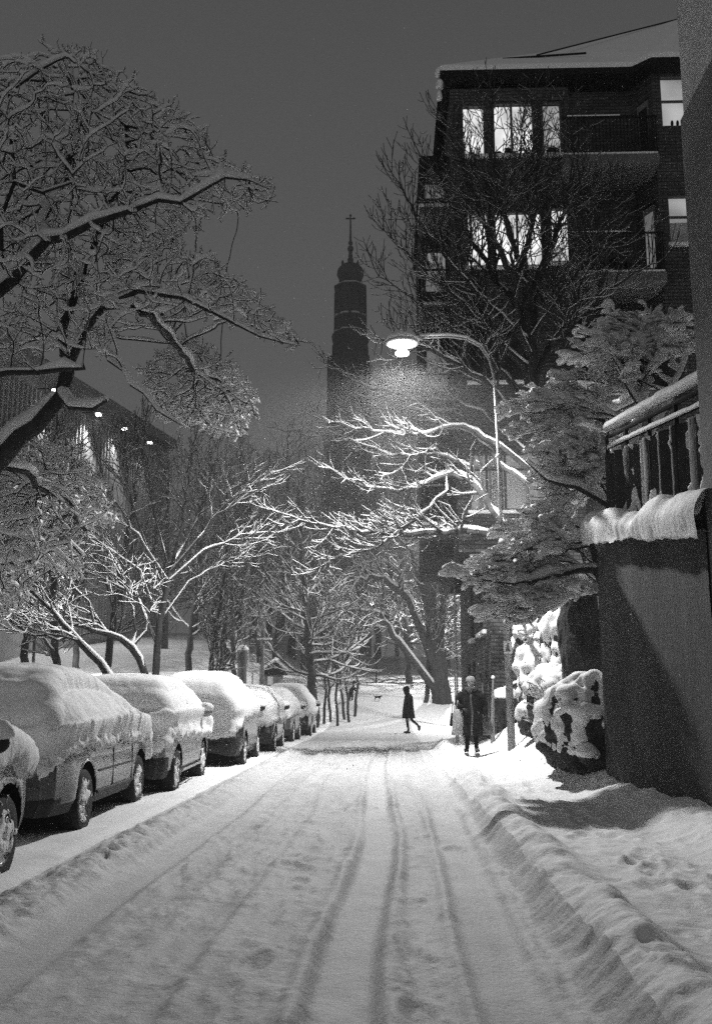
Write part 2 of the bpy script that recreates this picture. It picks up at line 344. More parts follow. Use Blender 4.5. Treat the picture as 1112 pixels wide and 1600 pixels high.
arm_pts = [q1, unp(777, 690, 20), unp(771, 590, 20), unp(764, 562, 20), unp(750, 542, 20), unp(728, 530, 20), unp(700, 526, 20), unp(655, 528, 20)]
mb = MB().tube([L(p) for p in arm_pts], [.038, .03, .025, .025, .025, .025, .025, .025], 10); mb.ball(L(unp(778, 712, 20)), .055)
mb.build('arm', M['steel'], sl, True)
sp = [L(p+np.array((0, 0, .05))) for p in arm_pts[3:]]
mb = MB().tube(sp, [.015, .026, .038, .042, .045], 8); mb.build('arm_snow', M['snow'], sl, True)
h = L(HD)
sh = MB().lathe([(.32, -.02), (.345, -.01), (.345, .01), (.30, .06), (.16, .10), (.05, .11)], (h[0], h[1], h[2]+.13), 24)
sh.tube([(h[0]+.1, h[1], h[2]+.24), (h[0]+.42, h[1], h[2]+.24)], .045, 8)
sh.build('shade', M['signw'], sl, True)
snow_lump('shade_snow', sl, (h[0]+.02, h[1], h[2]+.20), (.36, .33, .16), 3)
gl = MB().lathe([(.07, .10), (.08, .03), (.10, -.03), (.15, -.08), (.14, -.11), (.02, -.125)], h, 20).build('bulb', M['bulb'], sl, True)
sg = MB(); q = L(unp(792, 1012, 20)); sg.box(q[0]-.08, q[0]+.08, q[1]-.10, q[1]-.088, q[2]-.12, q[2]+.12); s_ = sg.build('pedestrian_sign', M['signw'], sl)
fg = MB().ball((q[0], q[1]-.105, q[2]+.05), (.025, .006, .025)); fg.hexa([(q[0]-.05, q[1]-.11, q[2]-.08), (q[0]+.05, q[1]-.11, q[2]-.08), (q[0]+.05, q[1]-.103, q[2]-.08), (q[0]-.05, q[1]-.103, q[2]-.08), (q[0]-.02, q[1]-.11, q[2]+.02), (q[0]+.02, q[1]-.11, q[2]+.02), (q[0]+.02, q[1]-.103, q[2]+.02), (q[0]-.02, q[1]-.103, q[2]+.02)])
fg.build('figure_symbol', M['signd'], s_)
sl_ = lamp('street_lamp_light', 'SPOT', (HD[0], HD[1], HD[2]-.36), LIGHTS['street'], .18, (HD[0], HD[1], 0), 150, .3)
# a road luminaire throws more light outward than straight down
sl_.rotation_euler = (0, 0, 0); sl_.data.use_nodes = True; n_ = sl_.data.node_tree; em = n_.nodes['Emission']; tc_ = n_.nodes.new('ShaderNodeTexCoord'); sx_ = n_.nodes.new('ShaderNodeSeparateXYZ'); ab_ = n_.nodes.new('ShaderNodeMath'); ab_.operation = 'ABSOLUTE'; mr_ = n_.nodes.new('ShaderNodeMapRange')
n_.links.new(tc_.outputs['Normal'], sx_.inputs[0]); n_.links.new(sx_.outputs['Z'], ab_.inputs[0]); n_.links.new(ab_.outputs[0], mr_.inputs[0])
for i_, v_ in ((1, .75), (2, .33), (3, 1.05), (4, 1.3)): mr_.inputs[i_].default_value = v_
n_.links.new(mr_.outputs[0], em.inputs['Strength'])
lamp('lamp_behind_light', 'POINT', (-1.2, -22, 8.5), LIGHTS['behind'], .2)   # the next lamp of the street, behind the viewer
# ------------------------------------------------------------------ brick apartment house
b = empty('apartment_house', (1.8, 25.5, 0), label='tall dark brick apartment house with lit upper windows and balconies', cat='apartment building')
def bx(m, x0, x1, y0, y1, z0, z1): return m.box(x0-1.8, x1-1.8, y0-25.5, y1-25.5, z0, z1)
YB = 25.5
w = MB()
# openings cut by building the front wall from strips: (x0,x1,z0,z1)
WIN = [(2.15, 2.82, 16.15, 17.75, 'win'), (3.02, 4.18, 16.15, 17.8, 'win'), (4.38, 4.95, 16.15, 17.8, 'win'),
       (2.22, 2.85, 12.85, 14.5, 'win'), (2.98, 4.32, 12.85, 14.5, 'win'), (4.50, 5.05, 12.95, 14.6, 'win'),
       (2.15, 3.75, 6.1, 7.65, 'winlow'), (2.2, 3.9, 9.6, 11.1, 'pit')]
def wall_cells(m, X0, X1, Z0, Z1, y0, y1, wins):
    xe = sorted({X0, X1, *[a for w_ in wins for a in (w_[0], w_[1])]}); ze = sorted({Z0, Z1, *[a for w_ in wins for a in (w_[2], w_[3])]})
    for i in range(len(xe)-1):
        run = None
        for j in range(len(ze)-1):
            cx, cz = (xe[i]+xe[i+1])/2, (ze[j]+ze[j+1])/2
            if any(w_[0] < cx < w_[1] and w_[2] < cz < w_[3] for w_ in wins):
                if run: bx(m, xe[i], xe[i+1], y0, y1, run[0], run[1]); run = None
            else: run = (run[0] if run else ze[j], ze[j+1])
        if run: bx(m, xe[i], xe[i+1], y0, y1, run[0], run[1])
wall_cells(w, 1.85, 5.15, 5.0, 18.2, YB, YB+.35, WIN)
bx(w, 1.85, 2.2, YB+.351, 36, 5.0, 18.2)                 # upper street side
W2 = [(7.60, 8.5, 16.75, 18.35), (7.62, 8.5, 13.3, 14.75)]
bx(w, 5.152, 6.99, YB+.5, YB+.85, 5.0, 18.35)             # wall behind the balconies
# canted wall with the balcony doors
def slant(m, xa, ya, xb, yb, z0, z1, t=.3):
    dx, dy = xb-xa, yb-ya; l = math.hypot(dx, dy); nx, ny = -dy/l*t, dx/l*t
    P = [(xa-1.8, ya-YB), (xb-1.8, yb-YB), (xb-1.8+nx, yb-YB+ny), (xa-1.8+nx, ya-YB+ny)]
    m.hexa([(x, y, z0) for x, y in P]+[(x, y, z1) for x, y in P])
for z0, z1 in ((0, 12.25), (14.6, 15.7), (17.75, 18.5)): slant(w, 6.99, YB+.49, 7.40, YB-.3, z0, z1)
for z0, z1 in ((12.25, 14.6), (15.7, 17.75)):
    slant(w, 6.99, YB+.49, 7.09, YB+.30, z0, z1); slant(w, 7.33, YB-.16, 7.40, YB-.3, z0, z1)
wall_cells(w, 7.402, 9.5, 0, 18.6, YB-.3, YB+.05, W2)
wall_cells(w, 2.62, 6.98, 0, 4.998, YB+.02, YB+.36, [])
bx(w, 9.15, 9.5, YB+.052, 36, 0, 18.6); bx(w, 5.15, 9.1, 35.6, 36, 0, 18.2); bx(w, 2.2, 5.1, 35.65, 36, 5, 18.2)
w.build('front_wall', M['brick'], b)
# street side, ground floors, with tall narrow windows
sd = MB()
def side_cells(m, x0, x1, Y0, Y1, Z0, Z1, wins):
    ye = sorted({Y0, Y1, *[a for q in wins for a in (q[0], q[1])]}); ze = sorted({Z0, Z1, *[a for q in wins for a in (q[2], q[3])]})
    for i in range(len(ye)-1):
        for j in range(len(ze)-1):
            cy, cz = (ye[i]+ye[i+1])/2, (ze[j]+ze[j+1])/2
            if not any(q[0] < cy < q[1] and q[2] < cz < q[3] for q in wins): bx(m, x0, x1, ye[i], ye[i+1], ze[j], ze[j+1])
SW = [(26.6, 27.4, 3.1, 4.9), (27.7, 28.6, 3.1, 4.9), (30.2, 31.4, 3.1, 4.9), (26.2, 27.6, .3, 2.0), (27.9, 29.2, .3, 2.0), (30, 31.2, .6, 2.4), (32, 33, .6, 2.4)]
side_cells(sd, 2.615, 2.95, YB+.365, 36, 0, 4.99, SW)
sd.build('street_side_wall', M['brick2'], b)
for y0, y1, z0, z1 in SW:
    m = MB(); bx(m, 2.70, 2.74, y0, y1, z0, z0+.06); bx(m, 2.70, 2.74, y0, y1, z1-.06, z1); bx(m, 2.70, 2.74, y0, y0+.06, z0+.06, z1-.06); bx(m, 2.70, 2.74, y1-.06, y1, z0+.06, z1-.06); bx(m, 2.70, 2.74, (y0+y1)/2-.03, (y0+y1)/2+.03, z0+.06, z1-.06)
    wf = m.build('window', M['frame2'], b); m = MB(); bx(m, 2.76, 2.77, y0, y1, z0, z1); m.build('pane', M['pit'], wf)
    if z0 > 1: m = MB(); bx(m, 2.50, 2.76, y0-.05, y1+.05, z0-.12, z0-.004); m.build('sill', M['snow'], wf, bevel=.02)
# interior floors and lit rooms: pane + frame per window
def window(x0, x1, z0, z1, y, m_em, mull=(), trans=(), sill=True, extra=None, t=.055):
    m = MB()
    bx(m, x0, x1, y+.06, y+.14, z0, z0+t); bx(m, x0, x1, y+.06, y+.14, z1-t, z1); bx(m, x0, x0+t, y+.06, y+.14, z0+t, z1-t); bx(m, x1-t, x1, y+.06, y+.14, z0+t, z1-t)
    for q in mull: bx(m, q-.03, q+.03, y+.06, y+.14, z0+t, z1-t)
    for q in trans: bx(m, x0+t, x1-t, y+.065, y+.135, q-.025, q+.025)
    f = m.build('window', M['frame'], b)
    g = MB(); bx(g, x0, x1, y+.30, y+.32, z0, z1); g.build('pane', M[m_em], f)
    if extra: extra(f)
    if sill: g = MB(); bx(g, x0-.05, x1+.05, y-.12, y+.05, z0-.10, z0-.004); g.build('sill', M['snow'], f, bevel=.02)
    return f
def curtain(xa, xb, z0, z1, y):
    def fn(f):
        m = MB(); n = 12
        for i in range(n):
            a = xa+(xb-xa)*i/n; c = xa+(xb-xa)*(i+1)/n; o1 = .02*(i % 2); o2 = .02*((i+1) % 2)
            m.hexa([(a-1.8, y-YB+.2+o1, z0), (c-1.8, y-YB+.2+o2, z0), (c-1.8, y-YB+.22+o2, z0), (a-1.8, y-YB+.22+o1, z0), (a-1.8, y-YB+.2+o1, z1), (c-1.8, y-YB+.2+o2, z1), (c-1.8, y-YB+.22+o2, z1), (a-1.8, y-YB+.22+o1, z1)])
        m.build('curtain', M['cloth'], f)
    return fn
def things_in(items, y):
    def fn(f):
        for x, z, rx, rz in items: MB().ball((x-1.8, y-YB+.2, z), (rx, .05, rz)).build('pot_plant', M['iron'], f)
    return fn
window(*WIN[0][:4], YB, 'win', extra=things_in([(2.4, 16.25, .08, .15)], YB)); window(*WIN[1][:4], YB, 'win', (3.55,), extra=things_in([(3.2, 16.25, .1, .14), (3.45, 16.3, .12, .2), (3.9, 16.23, .1, .1)], YB)); window(*WIN[2][:4], YB, 'winmid', extra=things_in([(4.7, 16.3, .2, .2)], YB))
window(*WIN[3][:4], YB, 'win'); window(*WIN[4][:4], YB, 'win', (3.62,)); window(*WIN[5][:4], YB, 'win', (), (14.1,))
window(*WIN[6][:4], YB, 'winlow', (2.62, 3.1), (7.2,), extra=curtain(2.75, 3.05, 6.15, 7.6, YB)); window(*WIN[7][:4], YB, 'pit', (2.9,))
window(7.60, 8.5, 16.75, 18.35, YB-.3, 'winmid', (), (17.55,), sill=False, extra=things_in([(7.95, 16.95, .04, .1), (8.1, 16.95, .04, .1)], YB-.3)); window(7.62, 8.5, 13.3, 14.75, YB-.3, 'winmid', (), (14.1,), extra=curtain(7.7, 8.4, 13.4, 14.0, YB-.3))
pl = MB().ball((4.3-1.8, .16, 14.15), .09).build('pendant_lamp', M['pendant'], b, True)
for z0, z1, mm in ((12.25, 14.6, 'windim'), (15.7, 17.75, 'pit')):     # doors in the canted wall
    m = MB(); slant(m, 7.11, YB+.28, 7.31, YB-.12, z0+.04, z1-.06, .05); d_ = m.build('balcony_door', M['frame2'], b)
    m = MB(); slant(m, 7.135, YB+.22, 7.285, YB-.08, z0+.5, z1-.25, .02); o = m.build('pane', M[mm], d_)
for z in (9.0, 12.2, 15.55):                                   # balconies on the front
    m = MB(); bx(m, 4.75, 7.30, YB-1.0, YB+.49, z-.28, z); sb = m.build('balcony_slab', M['concrete'], b, bevel=.02)
    m = MB(); bx(m, 4.78, 7.27, YB-.98, YB-.2, z+.002, z+.09); m.build('balcony_snow', M['snow'], sb, bevel=.03)
    m = MB(); n = 26
    for i in range(n+1):
        x = 4.8+2.45*i/n; bx(m, x-.012, x+.012, YB-.975, YB-.951, z+.1, z+1.08)
    bx(m, 4.78, 7.28, YB-.99, YB-.93, z+1.08, z+1.12); bx(m, 4.78, 7.28, YB-.98, YB-.94, z+.06, z+.1)
    for i in range(7):
        y = YB-.9+.16*i; bx(m, 7.25, 7.266, y, y+.016, z+.1, z+1.08)
    rl = m.build('railing', M['iron'], b)
    m = MB(); bx(m, 4.9, 6.3 if z > 12 else 7.2, YB-.99, YB-.93, z+1.122, z+1.155); m.build('railing_snow', M['snow'], rl)
m = MB()
for k in range(7): m.ball((5.4-1.8+.16*k, -.6, 12.45+.06*math.sin(k*2)), (.16, .16, .22+.05*math.cos(k*3)))
m.build('balcony_furniture', M['black'], b, True)
# street bay with its own balconies, farther back
sb_ = MB(); bx(sb_, 1.10, 1.84, 28.0, 34, 5.2, 16.6)
sb_.build('street_bay', M['brick'], b)
for z in (6.0, 9.2, 12.3, 15.3):
    if z > 6: m = MB(); bx(m, 1.2, 1.78, 27.93, 27.985, z+.9, z+2.1); m.build('window', M['winlow' if z != 12.3 else 'windim'], b)
    m = MB(); bx(m, .98, 1.84, 26.6, 27.99, z-.3, z-.1); s_ = m.build('balcony_slab', M['concrete'], b)
    m = MB(); bx(m, .97, 1.84, 26.6, 27.99, z-.098, z+.02); m.build('balcony_snow', M['snow'], s_, bevel=.03)
    m = MB()
    for i in range(15): x = 1.0+.056*i; bx(m, x-.006, x+.006, 26.62, 26.632, z, z+.95)
    for i in range(18): y = 26.64+.075*i; bx(m, .985, .997, y, y+.012, z, z+.95)
    bx(m, .97, 1.84, 26.60, 26.65, z+.952, z+.99); bx(m, .97, 1.02, 26.651, 27.98, z+.952, z+.99)
    r_ = m.build('railing', M['iron'], b)
    if z != 15.3: m = MB(); bx(m, .975, 1.6, 26.6, 26.65, z+.992, z+1.03); m.build('railing_snow', M['snow'], r_)
m = MB(); bx(m, 1.0, 1.84, 26.6, 34.2, 16.62, 16.8); m.build('bay_roof', M['iron'], b)
# roof: eaves board, snow slope, snow guards
RA = unp(860, 80, 29.0); RB = unp(1085, 22, 29.0)
m = MB(); e0 = [(1.55, YB-.35), (6.85, YB-.35), (7.3, YB-.75), (9.8, YB-.75), (9.8, 36.5), (1.55, 36.5)]
V = [(x-1.8, y-YB, z) for z in (18.36, 18.55) for x, y in e0]
m.add(V, [tuple(range(5, -1, -1)), tuple(range(6, 12))]+[(i, (i+1) % 6, (i+1) % 6+6, i+6) for i in range(6)])
m.build('eaves', M['iron'], b)
ridge = [(5.0, 30.5, 20.5), (8.8, 29.5, 21.5)]
V = [(x-1.8, y-YB, 18.555) for x, y in e0]+[(x-1.8, y-YB, 18.72) for x, y in e0]+[tuple(RA-np.array((1.8, YB, 0))), tuple(RB-np.array((1.8, YB, 0)))]
m = MB().add(V, [(0, 1, 7, 6), (1, 2, 8, 7), (2, 3, 9, 8), (3, 4, 10, 9), (4, 5, 11, 10), (5, 0, 6, 11), (6, 7, 12), (7, 8, 12), (8, 9, 13, 12), (9, 10, 13), (10, 11, 12, 13), (11, 6, 12)])
rf = m.build('snowy_roof', M['snow'], b, bevel=.04)
m = MB()
def rl_(px, py, d): return tuple(unp(px, py, d)-np.array((1.8, YB, 0)))
m.tube([rl_(729, 104, 25.9), rl_(970, 96, 25.9)], .035, 6); m.tube([rl_(785, 92, 26.8), rl_(915, 83, 26.8)], .035, 6); m.tube([rl_(940, 80, 27), rl_(1032, 77, 27)], .03, 6); m.tube([rl_(838, 86, 27.5), rl_(1062, 29, 28.9)], .025, 6)
for a_ in (729, 800, 880, 960): m.tube([rl_(a_, 104-(a_-729)*.033, 25.9), rl_(a_, 110-(a_-729)*.033, 25.9)], .03, 5)
m.build('snow_guard', M['iron'], rf)
for k, (x, z, r) in enumerate(((1.55, 18.5, .13), (1.55, 18.15, .11), (1.53, 17.8, .08))): snow_lump('hanging_snow', rf, (x-1.8, -.2, z), (r, .12, .24), 20+k)
# wall globe lamp at the yard
g = unp(856, 765, 24); o = MB().ball((0, 0, 0), .17, 16, 12); o.m = 1; o.lathe([(.06, .0), (.07, .05), (.03, .09)], (0, 0, .15), 12); o.box(-.03, .03, .12, .6, .1, .16)
o = o.build('globe_lamp', [M['globe'], M['iron']], None, True); o.location = g; tag(o, 'bright round globe lamp glowing beside the big tree trunk', 'wall lamp')
lamp('globe_light', 'POINT', (g[0], g[1]-.4, g[2]-.1), 90, .15)
# ------------------------------------------------------------------ near building, retaining wall, fence
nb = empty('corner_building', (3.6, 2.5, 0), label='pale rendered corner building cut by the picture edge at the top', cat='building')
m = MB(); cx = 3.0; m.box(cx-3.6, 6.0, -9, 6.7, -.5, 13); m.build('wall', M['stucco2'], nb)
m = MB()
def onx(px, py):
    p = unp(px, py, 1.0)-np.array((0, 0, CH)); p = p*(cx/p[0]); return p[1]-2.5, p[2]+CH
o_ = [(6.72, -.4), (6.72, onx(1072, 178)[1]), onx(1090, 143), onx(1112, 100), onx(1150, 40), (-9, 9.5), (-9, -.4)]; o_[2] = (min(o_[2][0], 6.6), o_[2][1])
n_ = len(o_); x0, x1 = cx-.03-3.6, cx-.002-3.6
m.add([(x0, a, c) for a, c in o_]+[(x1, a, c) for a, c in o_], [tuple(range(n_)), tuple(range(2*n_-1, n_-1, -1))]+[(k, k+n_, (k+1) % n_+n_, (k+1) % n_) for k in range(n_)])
m.build('painted_shadow_slab', M['stucco3'], nb)  # thin darker slab paints the wall's diagonal-edged shadow in colour and shape
rw = empty('retaining_wall', (2.9, 11, 0), label='dark stained rendered wall on the pavement with a thick snow cap', cat='wall')
A, B = (2.78, 13.0, 3.37), (2.95, 9.2, 2.85)
def wp(x, y, z): return (x-2.9, y-11, z)
n = 90; V = []; F = []
for i in range(n+1):
    t = i/n; x = B[0]+(A[0]-B[0])*t; y = B[1]+(A[1]-B[1])*t; zt = B[2]+(A[2]-B[2])*t
    for j in range(41):
        z = -.3+(zt+.3)*j/40; V.append(wp(x+.012*float(vnoise(y*1.7, z*1.3)), y, z))
I = np.arange((n+1)*41).reshape(n+1, 41); F = np.stack([I[:-1, :-1].ravel(), I[:-1, 1:].ravel(), I[1:, 1:].ravel(), I[1:, :-1].ravel()], 1)
wm = mk('wall_face', V, F, M['stucco'], rw)
m = MB(); m.hexa([wp(3.05, 9.22, -.3), wp(6, 9.22, -.3), wp(6, 12.96, -.3), wp(2.86, 12.96, -.3), wp(3.05, 9.22, 2.83), wp(6, 9.22, 2.83), wp(6, 12.96, 3.35), wp(2.86, 12.96, 3.35)])
m.hexa([wp(2.79, 13.01, -.3), wp(6, 13.01, -.3), wp(6, 13.25, -.3), wp(2.79, 13.25, -.3), wp(2.79, 13.01, 3.34), wp(6, 13.01, 3.34), wp(6, 13.25, 3.34), wp(2.79, 13.25, 3.34)])
m.build('wall_core', M['stucco'], rw)
# snow cap on the wall: rounded roll with vertical drip grooves
n = 260; k = 26; V = np.zeros((n, k, 3))
for i in range(n):
    t = i/(n-1); y = 9.0+(13.3-9.0)*t; tt = (y-9.2)/3.8; x = 2.95-.17*tt; zt = 2.85+.52*tt
    hgt = .33+.06*math.sin(y*2.1)-.03*t+.07*float(vnoise(y*3.1, 2.))
    a = np.linspace(-.15*math.pi, math.pi, k)
    sq = .15+.014*fbm(a*0+y*7, a*.8, o=3, seed=5)*np.clip(1.2-a/1.4, 0, 1)+.06*fbm(a*0+y*1.7, a*.7, o=3)
    px = x-.02-sq*np.cos(a)+(np.clip(a-1.57, 0, 2)*.25)
    pz = zt+.015+hgt*np.clip(np.sin(a), -.25, 1) - .06*(a < .2)*np.abs(fbm(np.full(k, y*5), a*0, o=3))
    px = np.where(a < .9, px+.03*np.sin(np.clip(a, 0, .9)*3.4)*-1, px)
    V[i, :, 0] = px-2.9; V[i, :, 1] = y-11; V[i, :, 2] = pz+.015*fbm(a*2, a*0+y*5, o=3)
I = np.arange(n*k).reshape(n, k); mk('snow_cap', V.reshape(-1, 3), np.stack([I[:-1, :-1].ravel(), I[1:, :-1].ravel(), I[1:, 1:].ravel(), I[:-1, 1:].ravel()], 1), M['snow'], rw)
fn = empty('terrace_fence', (2.95, 11, 3), label='dark rippled fence above the retaining wall, streaked with snow', cat='fence')
def fp(t): # t 0 near .. 1 far
    return 3.05-.12*t, 9.2+3.75*t
n, k = 260, 40; V = np.zeros((n, k, 3)); SN = np.zeros((n, k))
for i in range(n):
    t = i/(n-1); x, y = fp(t); z0 = 2.95+.5*t; z1 = 3.98+.50*t
    zz = np.linspace(z0, z1, k)
    rip = .045*math.sin(y*11+1.2*math.sin(y*3))+.02*fbm(np.full(k, y*4), zz*2, o=3)
    V[i, :, 0] = x+rip-2.95; V[i, :, 1] = y-11; V[i, :, 2] = zz-3
I = np.arange(n*k).reshape(n, k); QF = np.stack([I[:-1, :-1].ravel(), I[:-1, 1:].ravel(), I[1:, 1:].ravel(), I[1:, :-1].ravel()], 1)
cl = mk('cladding', V.reshape(-1, 3), QF, M['tarp'], fn); cl.modifiers.new('s', 'SOLIDIFY').thickness = .02
VS = V.copy(); yy = V[:, :, 1]; z_ = V[:, :, 2]; zr = z_-z_[:, :1]; nz_ = fbm(yy*7, z_*4.5, o=4, seed=71, g=.62)
cc = (yy/.40+.18*fbm(yy*1.3, yy*0, seed=73)) % 1
hem = .10+.38*(2*cc-1)**2*(.6+.6*vnoise(np.floor(yy/.40), yy*0+.5, seed=74))
s = np.maximum(.9-np.abs(zr-hem)*9, .55-np.abs(cc-.02-.05*zr)*12)*.55+.95*nz_-.10+.5*np.clip(zr-.9, 0, .2)*4-.05
VS[:, :, 0] += -.035+.045*sstep(.0, .16, -s+.25)
mk('clinging_snow', VS.reshape(-1, 3), QF, M['snow'], fn)
m = MB()
for dz in (.58, .44): 
    m.tube([(fp(0)[0]-2.95, fp(0)[1]-11, 3.98+dz-.35-3+.0), (fp(1)[0]-2.95, fp(1)[1]-11, 4.48+dz-.35-3)], .028, 8)
for t in (0, .25, .5, .75, 1): x, y = fp(t); m.tube([(x-2.95, y-11, .1+.4*t), (x-2.95, y-11, 1.2+.5*t)], .025, 6)
m.build('rail', M['iron'], fn)
for dz, r in ((.30, .095), (.06, .05)):
    n = 120; k = 14; V = np.zeros((n, k, 3))
    for i in range(n):
        t = i/(n-1); x, y = fp(t); a = np.linspace(0, 2*math.pi, k, endpoint=False); rr = r*(1+.25*fbm(np.full(k, y*2.2), a*.0+dz*9, o=3))
        rr = rr*min(1, (1-t)*20+.3)
        V[i, :, 0] = x-2.95+rr*np.cos(a)*.85; V[i, :, 1] = y-11; V[i, :, 2] = .98+.5*t+dz+rr*.55+np.where(np.sin(a) < 0, .35, 1)*rr*np.sin(a)
    I = np.arange(n*k).reshape(n, k); J = np.roll(I, -1, 1); mk('rail_snow', V.reshape(-1, 3), np.stack([I[:-1].ravel(), J[:-1].ravel(), J[1:].ravel(), I[1:].ravel()], 1), M['snow'], fn)
# ------------------------------------------------------------------ church tower
tw = empty('church_tower', (-5.6, 150, 0), label='dark church tower with a thin cross-topped spire fading into the haze', cat='church tower')
def tz(py): return float(unp(541, py, 150)[2])
sc_ = 150/FPX*1.02
m = MB(); R8 = math.pi/8
def oct_ring(rad, z, n=8): return [(rad*math.cos(2*math.pi*j/n+math.pi/n), rad*math.sin(2*math.pi*j/n+math.pi/n), z) for j in range(n)]
def prism(m, prof, n=8):
    V = []; F = []
    for r, z in prof: V += oct_ring(r, z, n)
    for i in range(len(prof)-1): F += [(i*n+j, i*n+(j+1) % n, (i+1)*n+(j+1) % n, (i+1)*n+j) for j in range(n)]
    F += [tuple(range(n-1, -1, -1)), tuple((len(prof)-1)*n+j for j in range(n))]; return m.add(V, F)
o = MB(); prism(o, [(3.6*1.3, -2), (3.6*1.3, tz(580)), (3.5*1.3, tz(566))], 4); o = o.build('shaft', M['tower'], tw); o.rotation_euler = (0, 0, 0); o.location = (-.15, 0, 0)
o = MB(); prism(o, [(2.9, tz(580)), (3.05, tz(566)), (3.05, tz(545)), (2.8, tz(538)), (3.15, tz(530)), (3.0, tz(525)), (2.45, tz(522))]); o.build('upper_stage', M['tower'], tw)
o = MB(); prism(o, [(2.5, tz(524)), (2.45, tz(455)), (2.75, tz(453)), (2.75, tz(450)), (2.2, tz(449))]); 
for j in range(8):
    a = 2*math.pi*j/8; o.tube([(2.4*math.cos(a), 2.4*math.sin(a), tz(520)), (2.35*math.cos(a), 2.35*math.sin(a), tz(458))], .25, 6)
bs = o.build('belfry', M['tower'], tw)
o = MB(); prism(o, [(2.62, tz(497)), (2.62, tz(494.5))]); prism(o, [(2.75, tz(521.5)), (2.6, tz(519))]); prism(o, [(2.3, tz(449)), (2.2, tz(446))]); o.build('ledge_snow', M['farsnow'], tw)
o = MB().lathe([(1.75, tz(449)), (1.85, tz(437)), (2.2, tz(430)), (2.05, tz(422)), (1.5, tz(416)), (.7, tz(414)), (.45, tz(410)), (.5, tz(405))], n=16)
for j in range(4):
    a = math.pi/4+math.pi/2*j; o.ball((1.7*math.cos(a), 1.7*math.sin(a), tz(416)), (.22, .22, .5))
o.build('cap', M['tower'], tw, True)
o = MB().tube([(0, 0, tz(412)), (0, 0, tz(385)), (0, 0, tz(350)), (0, 0, tz(336))], [.38, .22, .13, .1], 8); o.ball((0, 0, tz(389)), (.5, .5, .6)); o.ball((0, 0, tz(380)), (.38, .38, .4)); o.ball((0, 0, tz(400)), (.36, .36, .5))
o.box(-.65, .65, -.08, .08, tz(342.5), tz(340.5)); o.ball((0, 0, tz(337)), (.2, .2, .25)); o.ball((-.65, 0, tz(341.5)), .16); o.ball((.65, 0, tz(341.5)), .16)
o.build('spire', M['tower'], tw, True)
# ------------------------------------------------------------------ long floodlit building on the left
fa = empty('floodlit_building', (-17.3, 45, 0), label='long rendered building behind the left trees lit by floodlights', cat='building')
PA = unp(-80, 505, 42); PB = unp(262, 700, 78)
def fpnt(t, z, off=0): 
    p = PA+(PB-PA)*t; d = np.array((PB[0]-PA[0], PB[1]-PA[1])); d /= np.linalg.norm(d); nrm = np.array((d[1], -d[0]))
    return (p[0]+nrm[0]*off+17.3, p[1]+nrm[1]*off-45, z)
def ftop(t): return PA[2]+(PB[2]-PA[2])*t
m = MB(); m.hexa([fpnt(0, -1, 0), fpnt(1, -1, 0), fpnt(1, -1, -8), fpnt(0, -1, -8), fpnt(0, ftop(0), 0), fpnt(1, ftop(1), 0), fpnt(1, ftop(1), -8), fpnt(0, ftop(0), -8)]); m.build('wall', M['facade'], fa)
m = MB(); m.hexa([fpnt(-.01, ftop(0), -8), fpnt(-.01, ftop(0), .7), fpnt(1.01, ftop(1), .7), fpnt(1.01, ftop(1), -8), fpnt(-.01, ftop(0)+.7, -8), fpnt(-.01, ftop(0)+.7, .7), fpnt(1.01, ftop(1)+.7, .7), fpnt(1.01, ftop(1)+.7, -8)][0:8]); m.build('roof', M['frame2'], fa)
rb = MB()
for i in range(64):
    t = (i+.5)/64; w_ = .0022
    rb.hexa([fpnt(t-w_, 5, .003), fpnt(t+w_, 5, .003), fpnt(t+w_, 5, .3), fpnt(t-w_, 5, .3), fpnt(t-w_, ftop(t)-1, .003), fpnt(t+w_, ftop(t)-1, .003), fpnt(t+w_, ftop(t)-1, .3), fpnt(t-w_, ftop(t)-1, .3)])
rb.build('fins', M['facade'], fa)
for i in range(16):
    for zf in (.28, .52):
        t = (i+.5)/16; z0 = ftop(t)*zf
        if zf < .4 or i % 3: 
            m = MB(); m.hexa([fpnt(t-.012, z0, .01), fpnt(t+.012, z0, .01), fpnt(t+.012, z0, .06), fpnt(t-.012, z0, .06), fpnt(t-.012, z0+2.2, .01), fpnt(t+.012, z0+2.2, .01), fpnt(t+.012, z0+2.2, .06), fpnt(t-.012, z0+2.2, .06)]); m.build('window', M['pit'], fa)
for i, t in enumerate((.27, .46, .60, .76)):
    z = ftop(t)-1.1; p = fpnt(t, z, 1.15); m = MB().box(p[0]-.14, p[0]+.14, p[1]-.14, p[1]+.14, z, z+.12); m.m = 1; m.tube([fpnt(t, z+.2, 0), fpnt(t, z+.2, 1.1)], .04, 6)
    m.build('floodlight', [M['flood'], M['iron']], fa)
    q = fpnt(t, z, 0); lo = fpnt(t, z-5, .2)
    l = lamp('floodlight_beam', 'SPOT', (p[0]-17.3, p[1]+45, z-.1), (1500, 1500, 900, 400)[i], .1, (lo[0]-17.3, lo[1]+45, lo[2]), 100, .6)

